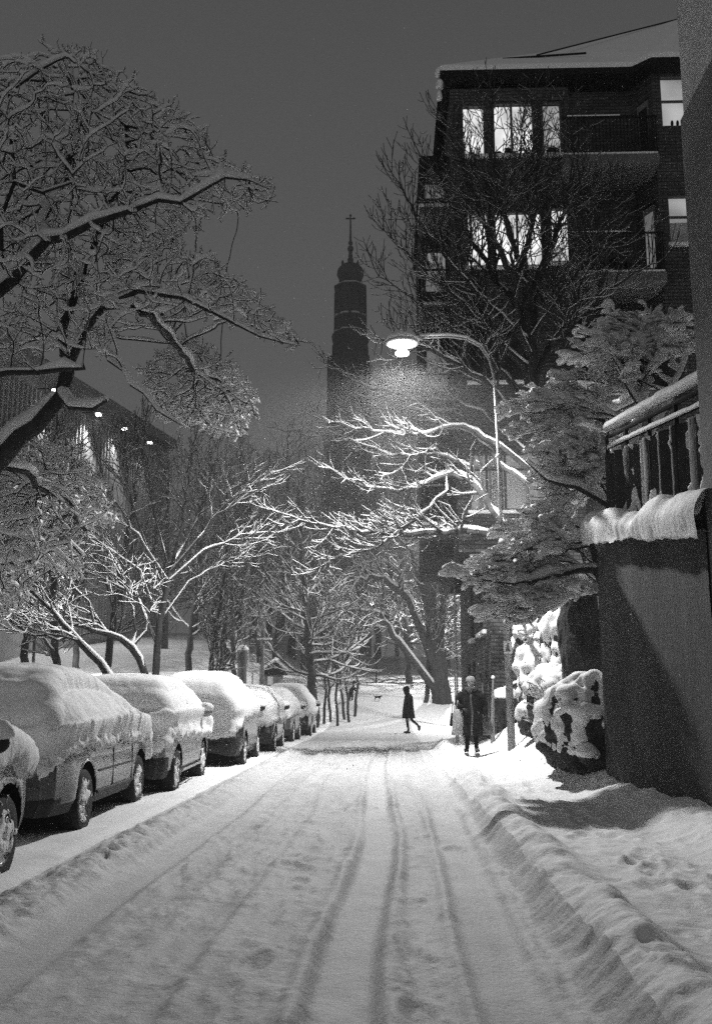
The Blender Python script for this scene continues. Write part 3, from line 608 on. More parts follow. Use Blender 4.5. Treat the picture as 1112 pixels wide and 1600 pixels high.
# ------------------------------------------------------------------ parked cars
def resample(P, n):
    P = np.array(P, float); d = np.r_[0, np.cumsum(np.linalg.norm(np.diff(P, axis=0), axis=1))]
    s = np.linspace(0, d[-1], n); return np.stack([np.interp(s, d, P[:, i]) for i in range(P.shape[1])], 1)
def smooth1(P, k):
    for _ in range(k):
        Q = P.copy(); Q[1:-1] = .5*P[1:-1]+.25*(P[:-2]+P[2:]); P = Q
    return P
def car_grid(L, Wd, prof, belt, nu, nv, ground=.24, tumble=.31):
    """stations along y (0 = tail), sections over the roof; returns (nu,nv,3)"""
    P = smooth1(resample(prof, nu*2), 6); P = resample(P, nu)
    G = np.zeros((nu, nv, 3))
    for i, (y, zt) in enumerate(P):
        e = min(y, L-y); w = Wd/2*(1-.10*(1-sstep(0, .55, e))-.10*(1-sstep(0, .14, e)))
        zb = min(zt-.01, belt+.03*math.sin(y/L*3)); dz = max(zt-zb, 0)
        k = min(dz/.45, 1); wr = w*(.93-tumble*k)
        sec = [(w*.93, ground), (w*.99, ground+.12), (w, .5), (w*.995, min(.72, zb-.02)), (w*.965, zb), (w*.93-.0*k, zb+.03*k), (wr+.02, zb+dz*.75), (wr-.03, zb+dz*.94), (wr*.8, zt-.005), (wr*.4, zt+.012), (0, zt+.018)]
        sec = smooth1(resample(sec, nv//2+1), 2); 
        full = np.concatenate([sec[:-1]*[1, 1], (sec[::-1])*[-1, 1]]) if nv % 2 else sec
        G[i, :, 0] = full[:nv, 0]; G[i, :, 1] = y; G[i, :, 2] = full[:nv, 1]
    return G
def closed(G, ends=6):
    """adds rounded end caps as extra rings"""
    rings = []
    for s, sg in ((G[0], -1), (G[-1], 1)):
        c = s.mean(0); c[2] = (s[:, 2].min()+s[:, 2].max())/2; R = []
        for j in range(1, ends+1):
            t = 1-(j/ends)**1.0; r = c+(s-c)*t; r[:, 1] = s[:, 1]+sg*.05*math.sqrt(1-t*t)*1.0; R.append(r)
        rings.append(R)
    return np.concatenate([np.array(rings[0][::-1]), G, np.array(rings[1])])
def grid_normals(G):
    du = np.gradient(G, axis=0); dv = np.gradient(G, axis=1); n = np.cross(dv, du)
    n /= np.linalg.norm(n, axis=2, keepdims=True)+1e-9; 
    c = G.mean((0, 1)); s = np.sign(((G-c)*n).sum(2).mean()); return n*s
def gfaces(a, b):
    I = np.arange(a*b).reshape(a, b); return np.stack([I[:-1, :-1].ravel(), I[:-1, 1:].ravel(), I[1:, 1:].ravel(), I[1:, :-1].ravel()], 1)
def gsmooth(G, k):
    for _ in range(k):
        Q = G.copy(); Q[1:-1] = .5*G[1:-1]+.25*(G[:-2]+G[2:]); G = Q; Q = G.copy(); Q[:, 1:-1] = .5*G[:, 1:-1]+.25*(G[:, :-2]+G[:, 2:]); G = Q
    return G
HATCH = [(0, .50), (.01, .72), (.05, .95), (.14, 1.03), (.30, 1.22), (.48, 1.38), (.8, 1.44), (1.6, 1.47), (2.3, 1.43), (3.05, 1.06), (3.25, .98), (3.7, .90), (4.05, .80), (4.18, .66), (4.22, .5)]
MPV = [(0, .52), (.01, .8), (.04, 1.0), (.12, 1.3), (.24, 1.50), (.5, 1.60), (1.2, 1.65), (2.2, 1.62), (2.8, 1.45), (3.5, 1.1), (3.8, 1.0), (4.15, .88), (4.32, .7), (4.36, .5)]
ESTATE = [(0, .52), (.01, .74), (.05, .96), (.13, 1.05), (.34, 1.28), (.6, 1.41), (1.0, 1.46), (1.7, 1.46), (2.2, 1.38), (3.0, 1.04), (3.2, .97), (3.85, .87), (4.12, .77), (4.26, .64), (4.32, .5)]
SALOON = [(0, .50), (.02, .8), (.08, .97), (.6, 1.02), (1.0, 1.2), (1.35, 1.38), (1.8, 1.43), (2.5, 1.41), (3.2, 1.05), (3.4, .97), (4.0, .88), (4.35, .74), (4.46, .6), (4.5, .5)]
def wheel(parent, x, y, side, R=.315, snowy=0, seed=0):
    m = MB(); s = side
    prof = [(R*.62, -.095), (R*.9, -.105), (R*.985, -.08), (R, -.03), (R, .03), (R*.985, .08), (R*.9, .105), (R*.62, .095)]
    V = []; n = 36; F = []
    for r, o in prof:
        for j in range(n): q = 2*math.pi*j/n; V.append((o*s, r*math.cos(q), r*math.sin(q)))
    k = len(prof)
    for i in range(k-1):
        for j in range(n): F.append((i*n+j, i*n+(j+1) % n, (i+1)*n+(j+1) % n, (i+1)*n+j))
    m.add(V, F)
    w = m.build('wheel', M['rubber'], parent, True); w.location = (x, y, R-.02)
    r = MB(); V = []; F = []
    for rr, o in ((R*.64, .09), (R*.60, .10), (R*.57, .05)):
        for j in range(n): q = 2*math.pi*j/n; V.append((o*s, rr*math.cos(q), rr*math.sin(q)))
    for i in range(2):
        for j in range(n): F.append((i*n+j, i*n+(j+1) % n, (i+1)*n+(j+1) % n, (i+1)*n+j))
    r.add(V, F)
    for j in range(7):
        q = 2*math.pi*j/7; c, d = math.cos(q), math.sin(q); a = .028
        P = []
        for rr, wd, o in ((.03, .03, .075), (R*.6, .022, .092)):
            P.append([(o*s, rr*c-wd*d, rr*d+wd*c), (o*s, rr*c+wd*d, rr*d-wd*c), ((o-.03)*s, rr*c+wd*d, rr*d-wd*c), ((o-.03)*s, rr*c-wd*d, rr*d+wd*c)])
        r.hexa(P[0]+P[1])
    r.tube([(.05*s, 0, 0), (.088*s, 0, 0)], .055, 12); rm = r.build('rim', M['rim'], w, True)
    g = MB()
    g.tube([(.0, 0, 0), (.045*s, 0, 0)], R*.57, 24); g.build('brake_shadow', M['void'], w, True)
    if snowy:
        a, b_ = 60, 16; th_ = np.linspace(0, 2*math.pi, a)[:, None]; rr = np.linspace(.05, .97, b_)[None, :]*R
        Y_, Z_ = rr*np.cos(th_), rr*np.sin(th_); nz = fbm(Y_*16+seed, Z_*16, o=4, seed=seed)+.15-.9*(rr/R > .62)*.25
        X_ = (.082+.028*sstep(0, .3, nz))*s; V = np.stack([X_, Y_, Z_], 2).reshape(-1, 3); F = gfaces(a, b_); k_ = nz.ravel()[F].mean(1) > .10
        if k_.any(): mk('wheel_snow', V, F[k_], M['snow'], w)
    return w
def parked_car(name, label, loc, rz, prof, L, Wd, belt, paint, wy, edge=.82, tail_edge=.62, thick=.17, nu=150, nv=101, seed=0, mirror=None, detail='hatch', bumper=.42, snowpaint=.05, lay=None, streak=1.0, frontonly=False, R=.315):
    c = empty(name, loc, rz, label=label, cat='car', group='cars parked along the kerb')
    G = closed(car_grid(L, Wd, prof, belt, nu, nv)); N = grid_normals(G)
    B = G.copy(); X, Y, Z = G[..., 0], G[..., 1], G[..., 2]
    RA = R+.075
    rec = np.zeros(X.shape, bool)
    for y0 in wy:
        q = np.hypot(Y-y0, Z-(R-.02)); arch = (q < RA) & (np.abs(X) > Wd*.3); rec |= arch
        # vertices near the rim are drawn onto the circle so the arch is round
        near = (q > RA) & (q < RA+.035) & (np.abs(X) > Wd*.3)
        f = np.where(near, RA/np.maximum(q, .01), 1); B[..., 1] = np.where(near, y0+(Y-y0)*f, B[..., 1]); B[..., 2] = np.where(near, (R-.02)+(Z-(R-.02))*f, B[..., 2])
    B[..., 0] = np.where(rec, np.sign(X)*(np.abs(X)-.27), B[..., 0])
    F = gfaces(*G.shape[:2]); fz = Z.ravel()[F].mean(1); fy = Y.ravel()[F].mean(1); fr = rec.ravel()[F].mean(1)
    mi = np.zeros(len(F), int); mi[fz < .34] = 1; mi[(fz < bumper) & ((fy < .25) | (fy > L-.25))] = 1; mi[fr > 0] = 2
    mk('body', B.reshape(-1, 3), F, [paint, M['plastic'], M['void']], c, mi=mi)
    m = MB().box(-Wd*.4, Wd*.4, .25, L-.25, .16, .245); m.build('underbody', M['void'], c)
    # glass: side and rear windows as patches a little proud of the body
    Bt = belt
    i0 = 0
    nn = np.linspace(0, 1, nv)
    gm = np.zeros(len(F), bool)
    fx = X.ravel()[F].mean(1); dN = N.reshape(-1, 3)[F].mean(1); ztop = np.interp(fy, [p[0] for p in prof], [p[1] for p in prof])
    pill = (np.abs(fy-(L*.55)) > .04)
    side = (fz > Bt+.06) & (fz < ztop-.10) & (np.abs(dN[:, 0]) > .55) & (fy > .5) & (fy < L*.74) & pill
    tail = (fz > Bt+.12) & (fz < np.max(Z)-.12) & (dN[:, 1] < -.35) & (np.abs(fx) < Wd*.34)
    for nm, sel in (('side_windows', side), ('rear_window', tail)):
        if sel.any(): mk(nm, (G+N*.004).reshape(-1, 3), F[sel], M['glass'], c)
    for y0 in wy:
        for s in (1, -1):
            wheel(c, s*(Wd/2-.115), y0, s, R, snowy=1 if s > 0 else 0, seed=seed+int(y0*10))
    # snow: the body surface swollen along its normals wherever snow lies or clings
    P = B
    ph = seed*7.3
    Yw = Y+.14*fbm(Y*3.1+ph, Z*2, o=3, seed=seed+31)+.03*fbm(Y*11, Z*9, o=2, seed=seed+32)
    st = .75*fbm(X*15+ph, Yw*15, Z*3.6, o=4, seed=seed, g=.68)+.5*fbm(X*5+ph, Yw*5, Z*2, o=3, seed=seed+33)            # long vertical runs
    lo = fbm(X*1.2+ph, Y*1.2, Z*1.2, o=2, seed=seed+1)
    rear = np.clip(1-Y/.35, 0, 1)
    ze = edge+(tail_edge-edge)*rear
    if lay is not None: ze = lay(X, Y, Z, ze)
    ze = ze+.15*streak*st+.05*lo
    up = np.clip(N[..., 2], 0, 1)
    t = snowpaint+thick*sstep(.15, .95, up)*(1+.15*lo)+.03*sstep(belt-.1, belt+.2, Z)
    # creases where the snow parts at the foot of the glass
    cr = np.exp(-((Z-(belt+.06+.04*fbm(X*3+ph, X*0, o=2, seed=seed+9)))/.028)**2)*rear*(fbm(X*3.5+ph, X*0+2, o=2, seed=seed+5) > -.12)*(np.abs(X) < Wd*.40)
    t = t-cr*.09
    t = t+.022*fbm(X*7+ph, Y*7, Z*7, o=4, seed=seed+2)+.002*st*(1-up)+.009*fbm(X*28, Y*28, Z*14, o=3, seed=seed+12)*(1-up*.7)+.04*np.exp(-((Z-ze-.05)/.07)**2)*(1+st)
    on = sstep(-.012, .030, Z-ze)
    t = t*on-.035*(1-on)
    t = np.where(rec & (Z < ze+.02), -.31, t)
    Sn = P+N*t[..., None]; Sn[..., 2] += .045*np.clip(1-up, 0, 1)*on*up*0
    Sn = np.where((rec & (Z < ze))[..., None], B-N*.03, Sn)
    Q = gsmooth(Sn, 2); kk = (on > .99)[..., None]; Sn = np.where(kk, Q, Sn)
    onf = on.ravel()[F].max(1); mk('snow_cover', Sn.reshape(-1, 3), F[onf > .002], M['snow'], c)
    # mirrors with their snow
    ym = L*.66 if mirror is None else mirror
    for s in (1, -1):
        xm = s*(Wd/2+(.085 if mirror is None else -.06)); zm = belt+.10
        m = MB().ball((xm, ym, zm), (.10, .055, .075)); m.tube([(s*(Wd/2-.06), ym+.02, zm-.05), (xm, ym, zm-.03)], .025, 6)
        mm = m.build('mirror', M['plastic'] if detail != 'silver' else paint, c, True)
        o = snow_lump('mirror_snow', mm, (xm, ym, zm+.05), (.125, .085, .11), seed)
    # tail lights, plate, door handles, seams
    m = MB().box(-.26, .26, -.062, -.045, .52, .63); m.build('number_plate', M['signw'], c, bevel=.01)
    return c
cars = [
 # name, label, near wheel px/d ...
]
for _p in (HATCH, MPV, ESTATE, SALOON): _p[:] = [(a, z*.955) for a, z in _p]
c0 = parked_car('parked_car', 'nearest parked car, only its snowy front wing and front wheel in view', (-3.50, 4.05, .0), math.radians(3.0), HATCH, 4.22, 1.78, .90, M['greypaint'], (.75, 3.42), edge=.80, tail_edge=.6, thick=.15, seed=1, lay=lambda X, Y, Z, z: z-.14*sstep(3.3, 4.2, Y))
c1 = parked_car('parked_car', 'silver estate car under thick snow hanging in fringes over its doors', (-3.84, 9.15, .0), math.radians(2.2), ESTATE, 4.32, 1.78, .92, M['silver'], (.95, 3.52), mirror=2.75, edge=.80, tail_edge=.60, thick=.165, seed=2, nu=340, nv=241, streak=1.25, detail='silver', bumper=.40,
    lay=lambda X, Y, Z, z: z+.05*np.exp(-((Y-2.3)/.5)**2)-.28*sstep(3.4, 4.2, Y))
c2 = parked_car('parked_car', 'pale hatchback smothered in smooth snow with a dark lower bumper', (-3.78, 13.5, .0), math.radians(2.4), HATCH, 4.22, 1.76, .98, M['lightpaint'], (.72, 3.28), edge=.74, tail_edge=.56, thick=.165, seed=3, nu=250, nv=181, streak=.9, bumper=.52, detail='silver', lay=lambda X, Y, Z, z: z-.05*sstep(1.5, 3.4, Y))
c3 = parked_car('parked_car', 'dark people carrier with snow on its tailgate and bare black bumper', (-3.62, 18.9, .0), math.radians(2.0), MPV, 4.36, 1.80, 1.0, M['darkpaint'], (.8, 3.45), edge=.90, tail_edge=.60, thick=.165, seed=4, nu=150, nv=111, streak=.7, bumper=.58)
c4 = parked_car('parked_car', 'dark car with rounded snow, parked fifth in the row from the camera', (-3.58, 24.0, .0), math.radians(1.6), HATCH, 4.22, 1.76, .98, M['darkpaint'], (.72, 3.28), edge=.72, tail_edge=.62, thick=.165, seed=5, nu=110, nv=81, streak=.8, bumper=.5)
c5 = parked_car('parked_car', 'dark car hidden between two snowy cars, showing a black mirror', (-3.62, 29.3, .0), math.radians(1.0), HATCH, 4.22, 1.74, .94, M['greypaint'], (.72, 3.28), edge=.8, tail_edge=.7, thick=.16, seed=6, nu=80, nv=61, streak=.8)
c6 = parked_car('parked_car', 'farthest parked car, dull grey and thinly snowed, at the row end', (-3.52, 34.4, .0), math.radians(.8), MPV, 4.3, 1.8, .98, M['darkpaint'], (.8, 3.4), edge=.78, tail_edge=.7, thick=.165, seed=7, nu=80, nv=61, streak=1.2)
# extra pieces that tell the nearest cars apart
m = MB().box(.30, .80, -.065, -.045, .70, .77); m.m = 0; o = m.build('bumper_strip', M['chrome'], c1, bevel=.012)
m = MB()
for y in (2.05, 3.02): m.box(.884, .893, y, y+.012, .34, .88)
m.box(.886, .897, 1.4, 3.1, .555, .575); m.build('door_seams', M['plastic'], c1)
m = MB().box(.88, .905, 1.35, 3.12, .34, .37); m.build('sill_trim', M['plastic'], c1, bevel=.005)
for y in (2.2,): MB().box(.885, .915, y, y+.2, .80, .83).build('door_handle', M['silver'], c1, bevel=.01)
m = MB().box(-.5, .5, -.075, -.05, .36, .50); g_ = m.build('lower_grille', M['plastic'], c2, bevel=.02)
MB().box(-.42, .46, -.088, -.072, .40, .425).box(-.42, .46, -.088, -.072, .455, .475).build('grille_trim', M['chrome'], g_, bevel=.005)
MB().box(.875, .90, 1.1, 2.85, .28, .31).build('sill_trim', M['chrome'], c2, bevel=.005)
o = MB().tube([(.3, 1.2, 1.64), (.3, 1.15, 1.98)], .008, 5).build('aerial', M['iron'], c3)
# ------------------------------------------------------------------ trees: branch skeletons, bark tubes and the snow lying on them
UP = np.array((0, 0, 1.))
class Sk:
    def __init__(s, seed=0): s.P = []; s.par = []; s.R = []; s.rng = random.Random(seed); s.fix = {}
    def node(s, p, par, r): s.P.append(np.asarray(p, float)); s.par.append(par); s.R.append(r); return len(s.P)-1
    def line(s, pts, par=-1, step=.25, wob=.03):
        """pts (x,y,z,r) joined by a smooth curve; returns node ids"""
        pts = np.array(pts, float); n = len(pts); out = []
        ext = np.vstack([2*pts[0]-pts[1], pts, 2*pts[-1]-pts[-2]])
        for i in range(n-1):
            p0, p1, p2, p3 = ext[i:i+4]; k = max(1, int(np.linalg.norm(p2[:3]-p1[:3])/step))
            for j in range(k):
                t = j/k; q = .5*((2*p1)+(-p0+p2)*t+(2*p0-5*p1+4*p2-p3)*t*t+(-p0+3*p1-3*p2+p3)*t**3)
                if out or par >= 0: q[:3] += np.array([s.rng.gauss(0, wob) for _ in range(3)])
                par = s.node(q[:3], par, max(q[3], .004)); out.append(par)
        par = s.node(pts[-1][:3], par, pts[-1][3]); out.append(par); return out
    def img(s, pts, par=-1, step=.25, wob=.03):
        return s.line([tuple(unp(a, b_, d))+(r,) for a, b_, d, r in pts], par, step, wob)
    def nearest(s, p, k=None):
        A = np.array(s.P); return int(np.argmin(((A-p)**2).sum(1)))
def rnd_perp(d, rng):
    v = np.array([rng.gauss(0, 1) for _ in range(3)]); v -= d*(v@d); return v/(np.linalg.norm(v)+1e-9)
def twig(sk, par, d, length, r, lev, c):
    """recursive shoot with side shoots; c: dict of habits"""
    rng = sk.rng; step = c['step']*(1 if lev < 2 else .8); n = max(2, int(length/step)); p = sk.P[par].copy(); ids = []
    side = rng.choice((-1, 1)); perp = rnd_perp(d, rng)
    for i in range(n):
        t = (i+1)/n
        d = d+UP*c['up']*(c.get('tipup', 1) if t > .5 else 1)*step*3+np.array([rng.gauss(0, c['wob']) for _ in range(3)]); d /= np.linalg.norm(d)
        if c.get('flat'): d[2] *= 1-c['flat']; d /= np.linalg.norm(d)
        p = p+d*step; par = sk.node(p, par, max(r*(1-.75*t), c['rmin'])); ids.append(par)
        if lev > 0 and i >= 1 and rng.random() < c['p'][min(lev, len(c['p'])-1)] and t < .97:
            side = -side; q = np.cross(d, perp); pr = perp*side if rng.random() < .7 else q*side
            a = math.radians(rng.uniform(*c['ang'])); nd = d*math.cos(a)+pr*math.sin(a)
            twig(sk, par, nd/np.linalg.norm(nd), length*(1-t*.6)*rng.uniform(.45, .75), max(r*(1-.75*t)*.7, c['rmin']), lev-1, c)
    return ids
def clothe(sk, ids, c, start=.25, gap=.35, lev=2, lo=.6, hi=2., dens=1):
    rng = sk.rng; n = len(ids); acc = 0; side = 1
    for k in range(1, n):
        t = k/n; acc += np.linalg.norm(sk.P[ids[k]]-sk.P[ids[k-1]])
        if t < start or acc < gap: continue
        acc = 0; side = -side; d = sk.P[ids[k]]-sk.P[ids[k-1]]; d /= np.linalg.norm(d)+1e-9
        for rep in range(dens):
            pr = rnd_perp(d, rng)
            if pr@UP < -.3 and rng.random() < .6: pr = -pr
            a = math.radians(rng.uniform(*c['ang'])); nd = d*math.cos(a)+pr*math.sin(a)
            ln = lo+(hi-lo)*(1-t)*rng.uniform(.6, 1.1)
            twig(sk, ids[k], nd/np.linalg.norm(nd), ln, max(sk.R[ids[k]]*.45, c['rmin']*1.5), lev, c)
    e = ids[-1]; d = sk.P[e]-sk.P[ids[-2]]; d /= np.linalg.norm(d)+1e-9
    twig(sk, e, d, lo, max(sk.R[e]*.9, c['rmin']), max(lev-1, 0), c)
def in_poly(px, py, poly):
    c = False; j = len(poly)-1
    for i in range(len(poly)):
        if (poly[i][1] > py) != (poly[j][1] > py) and px < (poly[j][0]-poly[i][0])*(py-poly[i][1])/(poly[j][1]-poly[i][1]+1e-9)+poly[i][0]: c = not c
        j = i
    return c
def cloud(poly, d0, d1, n, rng):
    xs_ = [p[0] for p in poly]; ys_ = [p[1] for p in poly]; out = []
    while len(out) < n:
        x, y = rng.uniform(min(xs_), max(xs_)), rng.uniform(min(ys_), max(ys_))
        if in_poly(x, y, poly): out.append(unp(x, y, rng.uniform(d0, d1)))
    return out
def colonize(sk, A, step=.13, kill=.2, reach=2.5, iters=140, trop=(0, 0, .03), jit=.25, r0=.006):
    """grow twigs towards the points of the crown (space colonisation)"""
    A = np.array(A); P = np.array(sk.P); rng = np.random.RandomState(sk.rng.randint(0, 9999)); trop = np.array(trop)
    def nearest(A, Q):
        bi = np.zeros(len(A), int); bd = np.full(len(A), 1e9)
        for k in range(0, len(Q), 1500):
            d = ((A[:, None, :]-Q[None, k:k+1500, :])**2).sum(2); i = d.argmin(1); m = d[np.arange(len(A)), i]; u = m < bd; bd[u] = m[u]; bi[u] = i[u]+k
        return bi, np.sqrt(bd)
    bi, bd = nearest(A, P)
    for it in range(iters):
        act = (bd < reach)
        if not act.any(): break
        ids = np.unique(bi[act]); acc = np.zeros((len(sk.P), 3)); v = A[act]-P[bi[act]]; v /= np.linalg.norm(v, axis=1, keepdims=True)+1e-9
        np.add.at(acc, bi[act], v); D = acc[ids]; D /= np.linalg.norm(D, axis=1, keepdims=True)+1e-9
        D += trop+rng.normal(0, jit, D.shape); D /= np.linalg.norm(D, axis=1, keepdims=True)+1e-9
        new = P[ids]+D*step; base = len(sk.P)
        for i, q in zip(ids, new): sk.node(q, int(i), r0)
        P = np.vstack([P, new]); ni, nd = nearest(A, new); u = nd < bd; bd[u] = nd[u]; bi[u] = ni[u]+base
        keep = bd > kill; A = A[keep]; bi = bi[keep]; bd = bd[keep]
        if not len(A): break
def relax(sk, start, k=3):
    P = np.array(sk.P); par = np.array(sk.par); n = len(P); last = np.full(n, -1); last[par[par >= 0]] = np.nonzero(par >= 0)[0]
    m = (np.arange(n) >= start) & (par >= 0) & (last >= 0)
    for _ in range(k): Q = P.copy(); Q[m] = .5*P[m]+.25*P[par[m]]+.25*P[last[m]]; P = Q
    sk.P = [p for p in P]
def pipe(sk, r0=.006, ex=2.3, start=0):
    """radii from the tips down; never thinner than given"""
    n = len(sk.P); acc = np.zeros(n)
    for i in range(n-1, -1, -1):
        r = max(acc[i]**(1/ex), r0)
        sk.R[i] = max(r, sk.R[i]) if i < start else r
        if sk.par[i] >= 0: acc[sk.par[i]] += r**ex
def arrays(sk):
    P = np.array(sk.P); par = np.array(sk.par); R = np.array(sk.R); n = len(P)
    D = np.zeros_like(P); h = par >= 0; D[h] = P[h]-P[par[h]]; D /= np.linalg.norm(D, axis=1, keepdims=True)+1e-9
    main = np.full(n, -1)
    for i in range(n-1, -1, -1):
        if par[i] >= 0 and (main[par[i]] < 0 or R[i] >= R[main[par[i]]]): main[par[i]] = i
    T = D.copy(); m = (main >= 0) & h; T[m] = D[m]+D[main[m]]; m2 = (main >= 0) & ~h; T[m2] = D[main[m2]]; T /= np.linalg.norm(T, axis=1, keepdims=True)+1e-9
    return P, par, R, D, T, main
def tubes(name, sk_arr, sel, ns, m, parent, gnarl=0):
    P, par, R, D, T, main = sk_arr; I = np.nonzero((par >= 0) & sel)[0]
    if not len(I): return None
    q = par[I]; ismain = main[q] == I; Ts = np.where(ismain[:, None], T[q], D[I]); Rs = np.where(ismain, R[q], np.minimum(R[q], R[I]*1.35))
    def ring(c, t, r):
        ref = np.array((.31, .93, .13)); a = np.cross(t, ref); a /= np.linalg.norm(a, axis=1, keepdims=True)+1e-9; b_ = np.cross(t, a)
        th = np.arange(ns)*2*math.pi/ns
        rr = r[:, None]*np.ones(ns)
        if gnarl: rr = rr*(1+gnarl*vnoise(c[:, 2:3]*7+th*0, c[:, 0:1]*7+th*1.7, c[:, 1:2]*7+th*0))
        return c[:, None]+rr[..., None]*(np.cos(th)[None, :, None]*a[:, None]+np.sin(th)[None, :, None]*b_[:, None])
    V = np.concatenate([ring(P[q], Ts, Rs), ring(P[I], T[I], R[I])], 1).reshape(-1, 3)
    k = np.arange(len(I))[:, None]*2*ns; j = np.arange(ns); jn = (j+1) % ns
    F = np.stack([k+j, k+jn, k+ns+jn, k+ns+j], 2).reshape(-1, 4)
    return mk(name, V, F, m, parent)
def snow_on(name, sk_arr, sel, h0, parent, m, wide=.45, thr=.3, lump=.35, seed=0, hr=.5, hmax=.2, pexp=1.0, ztop=None):
    P, par, R, D, T, main = sk_arr; I = np.nonzero((par >= 0) & sel)[0]
    if not len(I): return None
    lm = 1+lump*fbm(P[:, 0]*3.3, P[:, 1]*3.3, P[:, 2]*3.3, o=2, seed=seed+50)*1.6
    H = np.minimum(h0+R*hr, hmax)*np.clip(lm, .15, 2.2)
    H = H if ztop is None else H*(1-.85*sstep(ztop, ztop+2.5, P[:, 2]))
    tip = main < 0; H = np.where(tip, H*.55, H)
    q = par[I]
    def ring(c, t, r, hh):
        hz = np.sqrt(np.clip(1-t[:, 2]**2, 0, 1)); f = np.clip((hz-thr)/(1-thr), 0, 1)**pexp
        u = UP-t*t[:, 2:3]; u /= np.linalg.norm(u, axis=1, keepdims=True)+1e-9; s = np.cross(t, u)
        hh = hh*f; w = r*1.02*np.minimum(f*3, 1)+wide*hh
        prof = ((.95, .12), (1.0, .55), (.5, .98), (-.5, .98), (-1.0, .55), (-.95, .12), (0, -.1))
        out = []
        for a, b_ in prof:
            out.append(c+s*(a*w)[:, None]+u*((r*.45+b_*(hh+r*.6*np.minimum(f*2, 1))))[:, None])
        return np.stack(out, 1)
    ismain = main[q] == I; Ts = np.where(ismain[:, None], T[q], D[I]); Rs = np.where(ismain, R[q], np.minimum(R[q], R[I]*1.35)); Hs = np.where(ismain, H[q], np.minimum(H[q], H[I]*1.2))
    hz = np.sqrt(np.clip(1-D[I][:, 2]**2, 0, 1)); keep = hz > thr*1.05
    I, q, Ts, Rs, Hs = I[keep], q[keep], Ts[keep], Rs[keep], Hs[keep]
    V = np.concatenate([ring(P[q], Ts, Rs, Hs), ring(P[I], T[I], R[I], H[I])], 1); ns = 7
    k = np.arange(len(I))[:, None]*2*ns; j = np.arange(ns); jn = (j+1) % ns
    F = np.stack([k+j, k+ns+j, k+ns+jn, k+jn], 2).reshape(-1, 4)
    e = np.nonzero(main[I] < 0)[0]; kk = e*2*ns+ns
    Q = np.stack([kk, kk+1, kk+4, kk+5], 1); Q2 = np.stack([kk+1, kk+2, kk+3, kk+4], 1)
    return mk(name, V.reshape(-1, 3), np.concatenate([F, Q, Q2]), m, parent)
def tree_object(name, sk, base, label, cat='tree', group=None, bark=None, h0=.04, thick=.045, snow=None, **kw):
    A = arrays(sk); P = A[0]-np.array(base); A = (P,)+A[1:]
    t = empty(name, base, label=label, cat=cat, group=group); bark = bark or M['bark']; R = A[2]
    tubes('trunk', A, R >= thick, 10, bark, t, .12); tubes('crown', A, R < thick, 4 if len(R) < 30000 else 3, bark, t)
    snow_on('snow_load', A, R > 0, h0, t, snow or M['twigsnow'], **kw)
    return t
# --- the big old tree on the left, spreading over the cars
sk = Sk(3)
base = (-6.9, 11.8, .2)
def wpt(p, r): return tuple(p)+(r,)
ids = sk.line([(-6.9, 11.8, -.1, .30), (-6.8, 11.7, 1.2, .26), (-6.2, 11.5, 2.5, .24), wpt(unp(-75, 800, 11.3), .17), wpt(unp(0, 715, 11.1), .12), wpt(unp(62, 662, 11), .10), wpt(unp(98, 620, 11), .09), wpt(unp(108, 570, 11), .08)], -1, .25, .02)
top = ids[-1]
lim = []
lim.append(sk.img([(100, 520, 11, 0.053), (122, 440, 11.1, 0.043), (150, 380, 11.2, 0.031), (185, 300, 11.3, 0.022), (200, 230, 11.3, 0.012), (170, 130, 11.4, 0.006)], top))
lim.append(sk.img([(140, 520, 10.9, 0.043), (165, 485, 10.7, 0.037), (215, 458, 10.5, 0.031), (290, 470, 10.2, 0.022), (370, 505, 10.1, 0.014), (440, 530, 10.0, 0.006), (468, 540, 10, 0.006)], top))
lim.append(sk.img([(215, 480, 10.6, 0.022), (260, 520, 12, 0.019), (300, 570, 13.8, 0.014), (350, 600, 14.9, 0.007), (385, 630, 15.6, 0.006)], sk.nearest(unp(165, 485, 10.7))))
l2 = sk.img([(-60, 560, 10.7, 0.087), (-10, 470, 10.4, 0.071), (20, 435, 10.4, 0.062), (70, 385, 10.2, 0.050), (140, 350, 10, 0.040), (210, 325, 9.9, 0.031), (290, 315, 9.8, 0.022), (350, 280, 9.8, 0.014), (420, 295, 9.7, 0.006)], ids[-5]); lim.append(l2)
lim.append(sk.img([(5, 400, 10.4, 0.037), (8, 350, 10.4, 0.034), (22, 290, 10.3, 0.028), (70, 300, 10.2, 0.019), (115, 285, 10.1, 0.011)], sk.nearest(unp(20, 435, 10.4))))
lim.append(sk.img([(20, 240, 10.4, 0.022), (10, 180, 10.4, 0.015), (15, 140, 10.5, 0.011), (60, 110, 10.5, 0.007), (90, 95, 10.5, 0.006)], sk.nearest(unp(22, 290, 10.3))))
lim.append(sk.img([(60, 350, 10.8, 0.031), (100, 270, 11.2, 0.025), (120, 200, 11.6, 0.019), (110, 130, 12, 0.009), (85, 105, 12.2, 0.006)], sk.nearest(unp(70, 385, 10.2))))
lim.append(sk.img([(-60, 585, 10.2, 0.037), (10, 583, 10, 0.034), (60, 580, 9.9, 0.031), (100, 578, 9.8, 0.029), (132, 576, 9.75, 0.026)], ids[-6]))
st1 = sk.img([(110, 636, 10.7, 0.031), (140, 634, 10.4, 0.028), (166, 626, 10.2, 0.019)], sk.nearest(unp(98, 620, 11)))
st2 = sk.img([(175, 560, 10.5, 0.014), (210, 600, 10.3, 0.014), (245, 640, 10.1, 0.011), (285, 665, 10, 0.006)], sk.nearest(unp(165, 485, 10.7)))
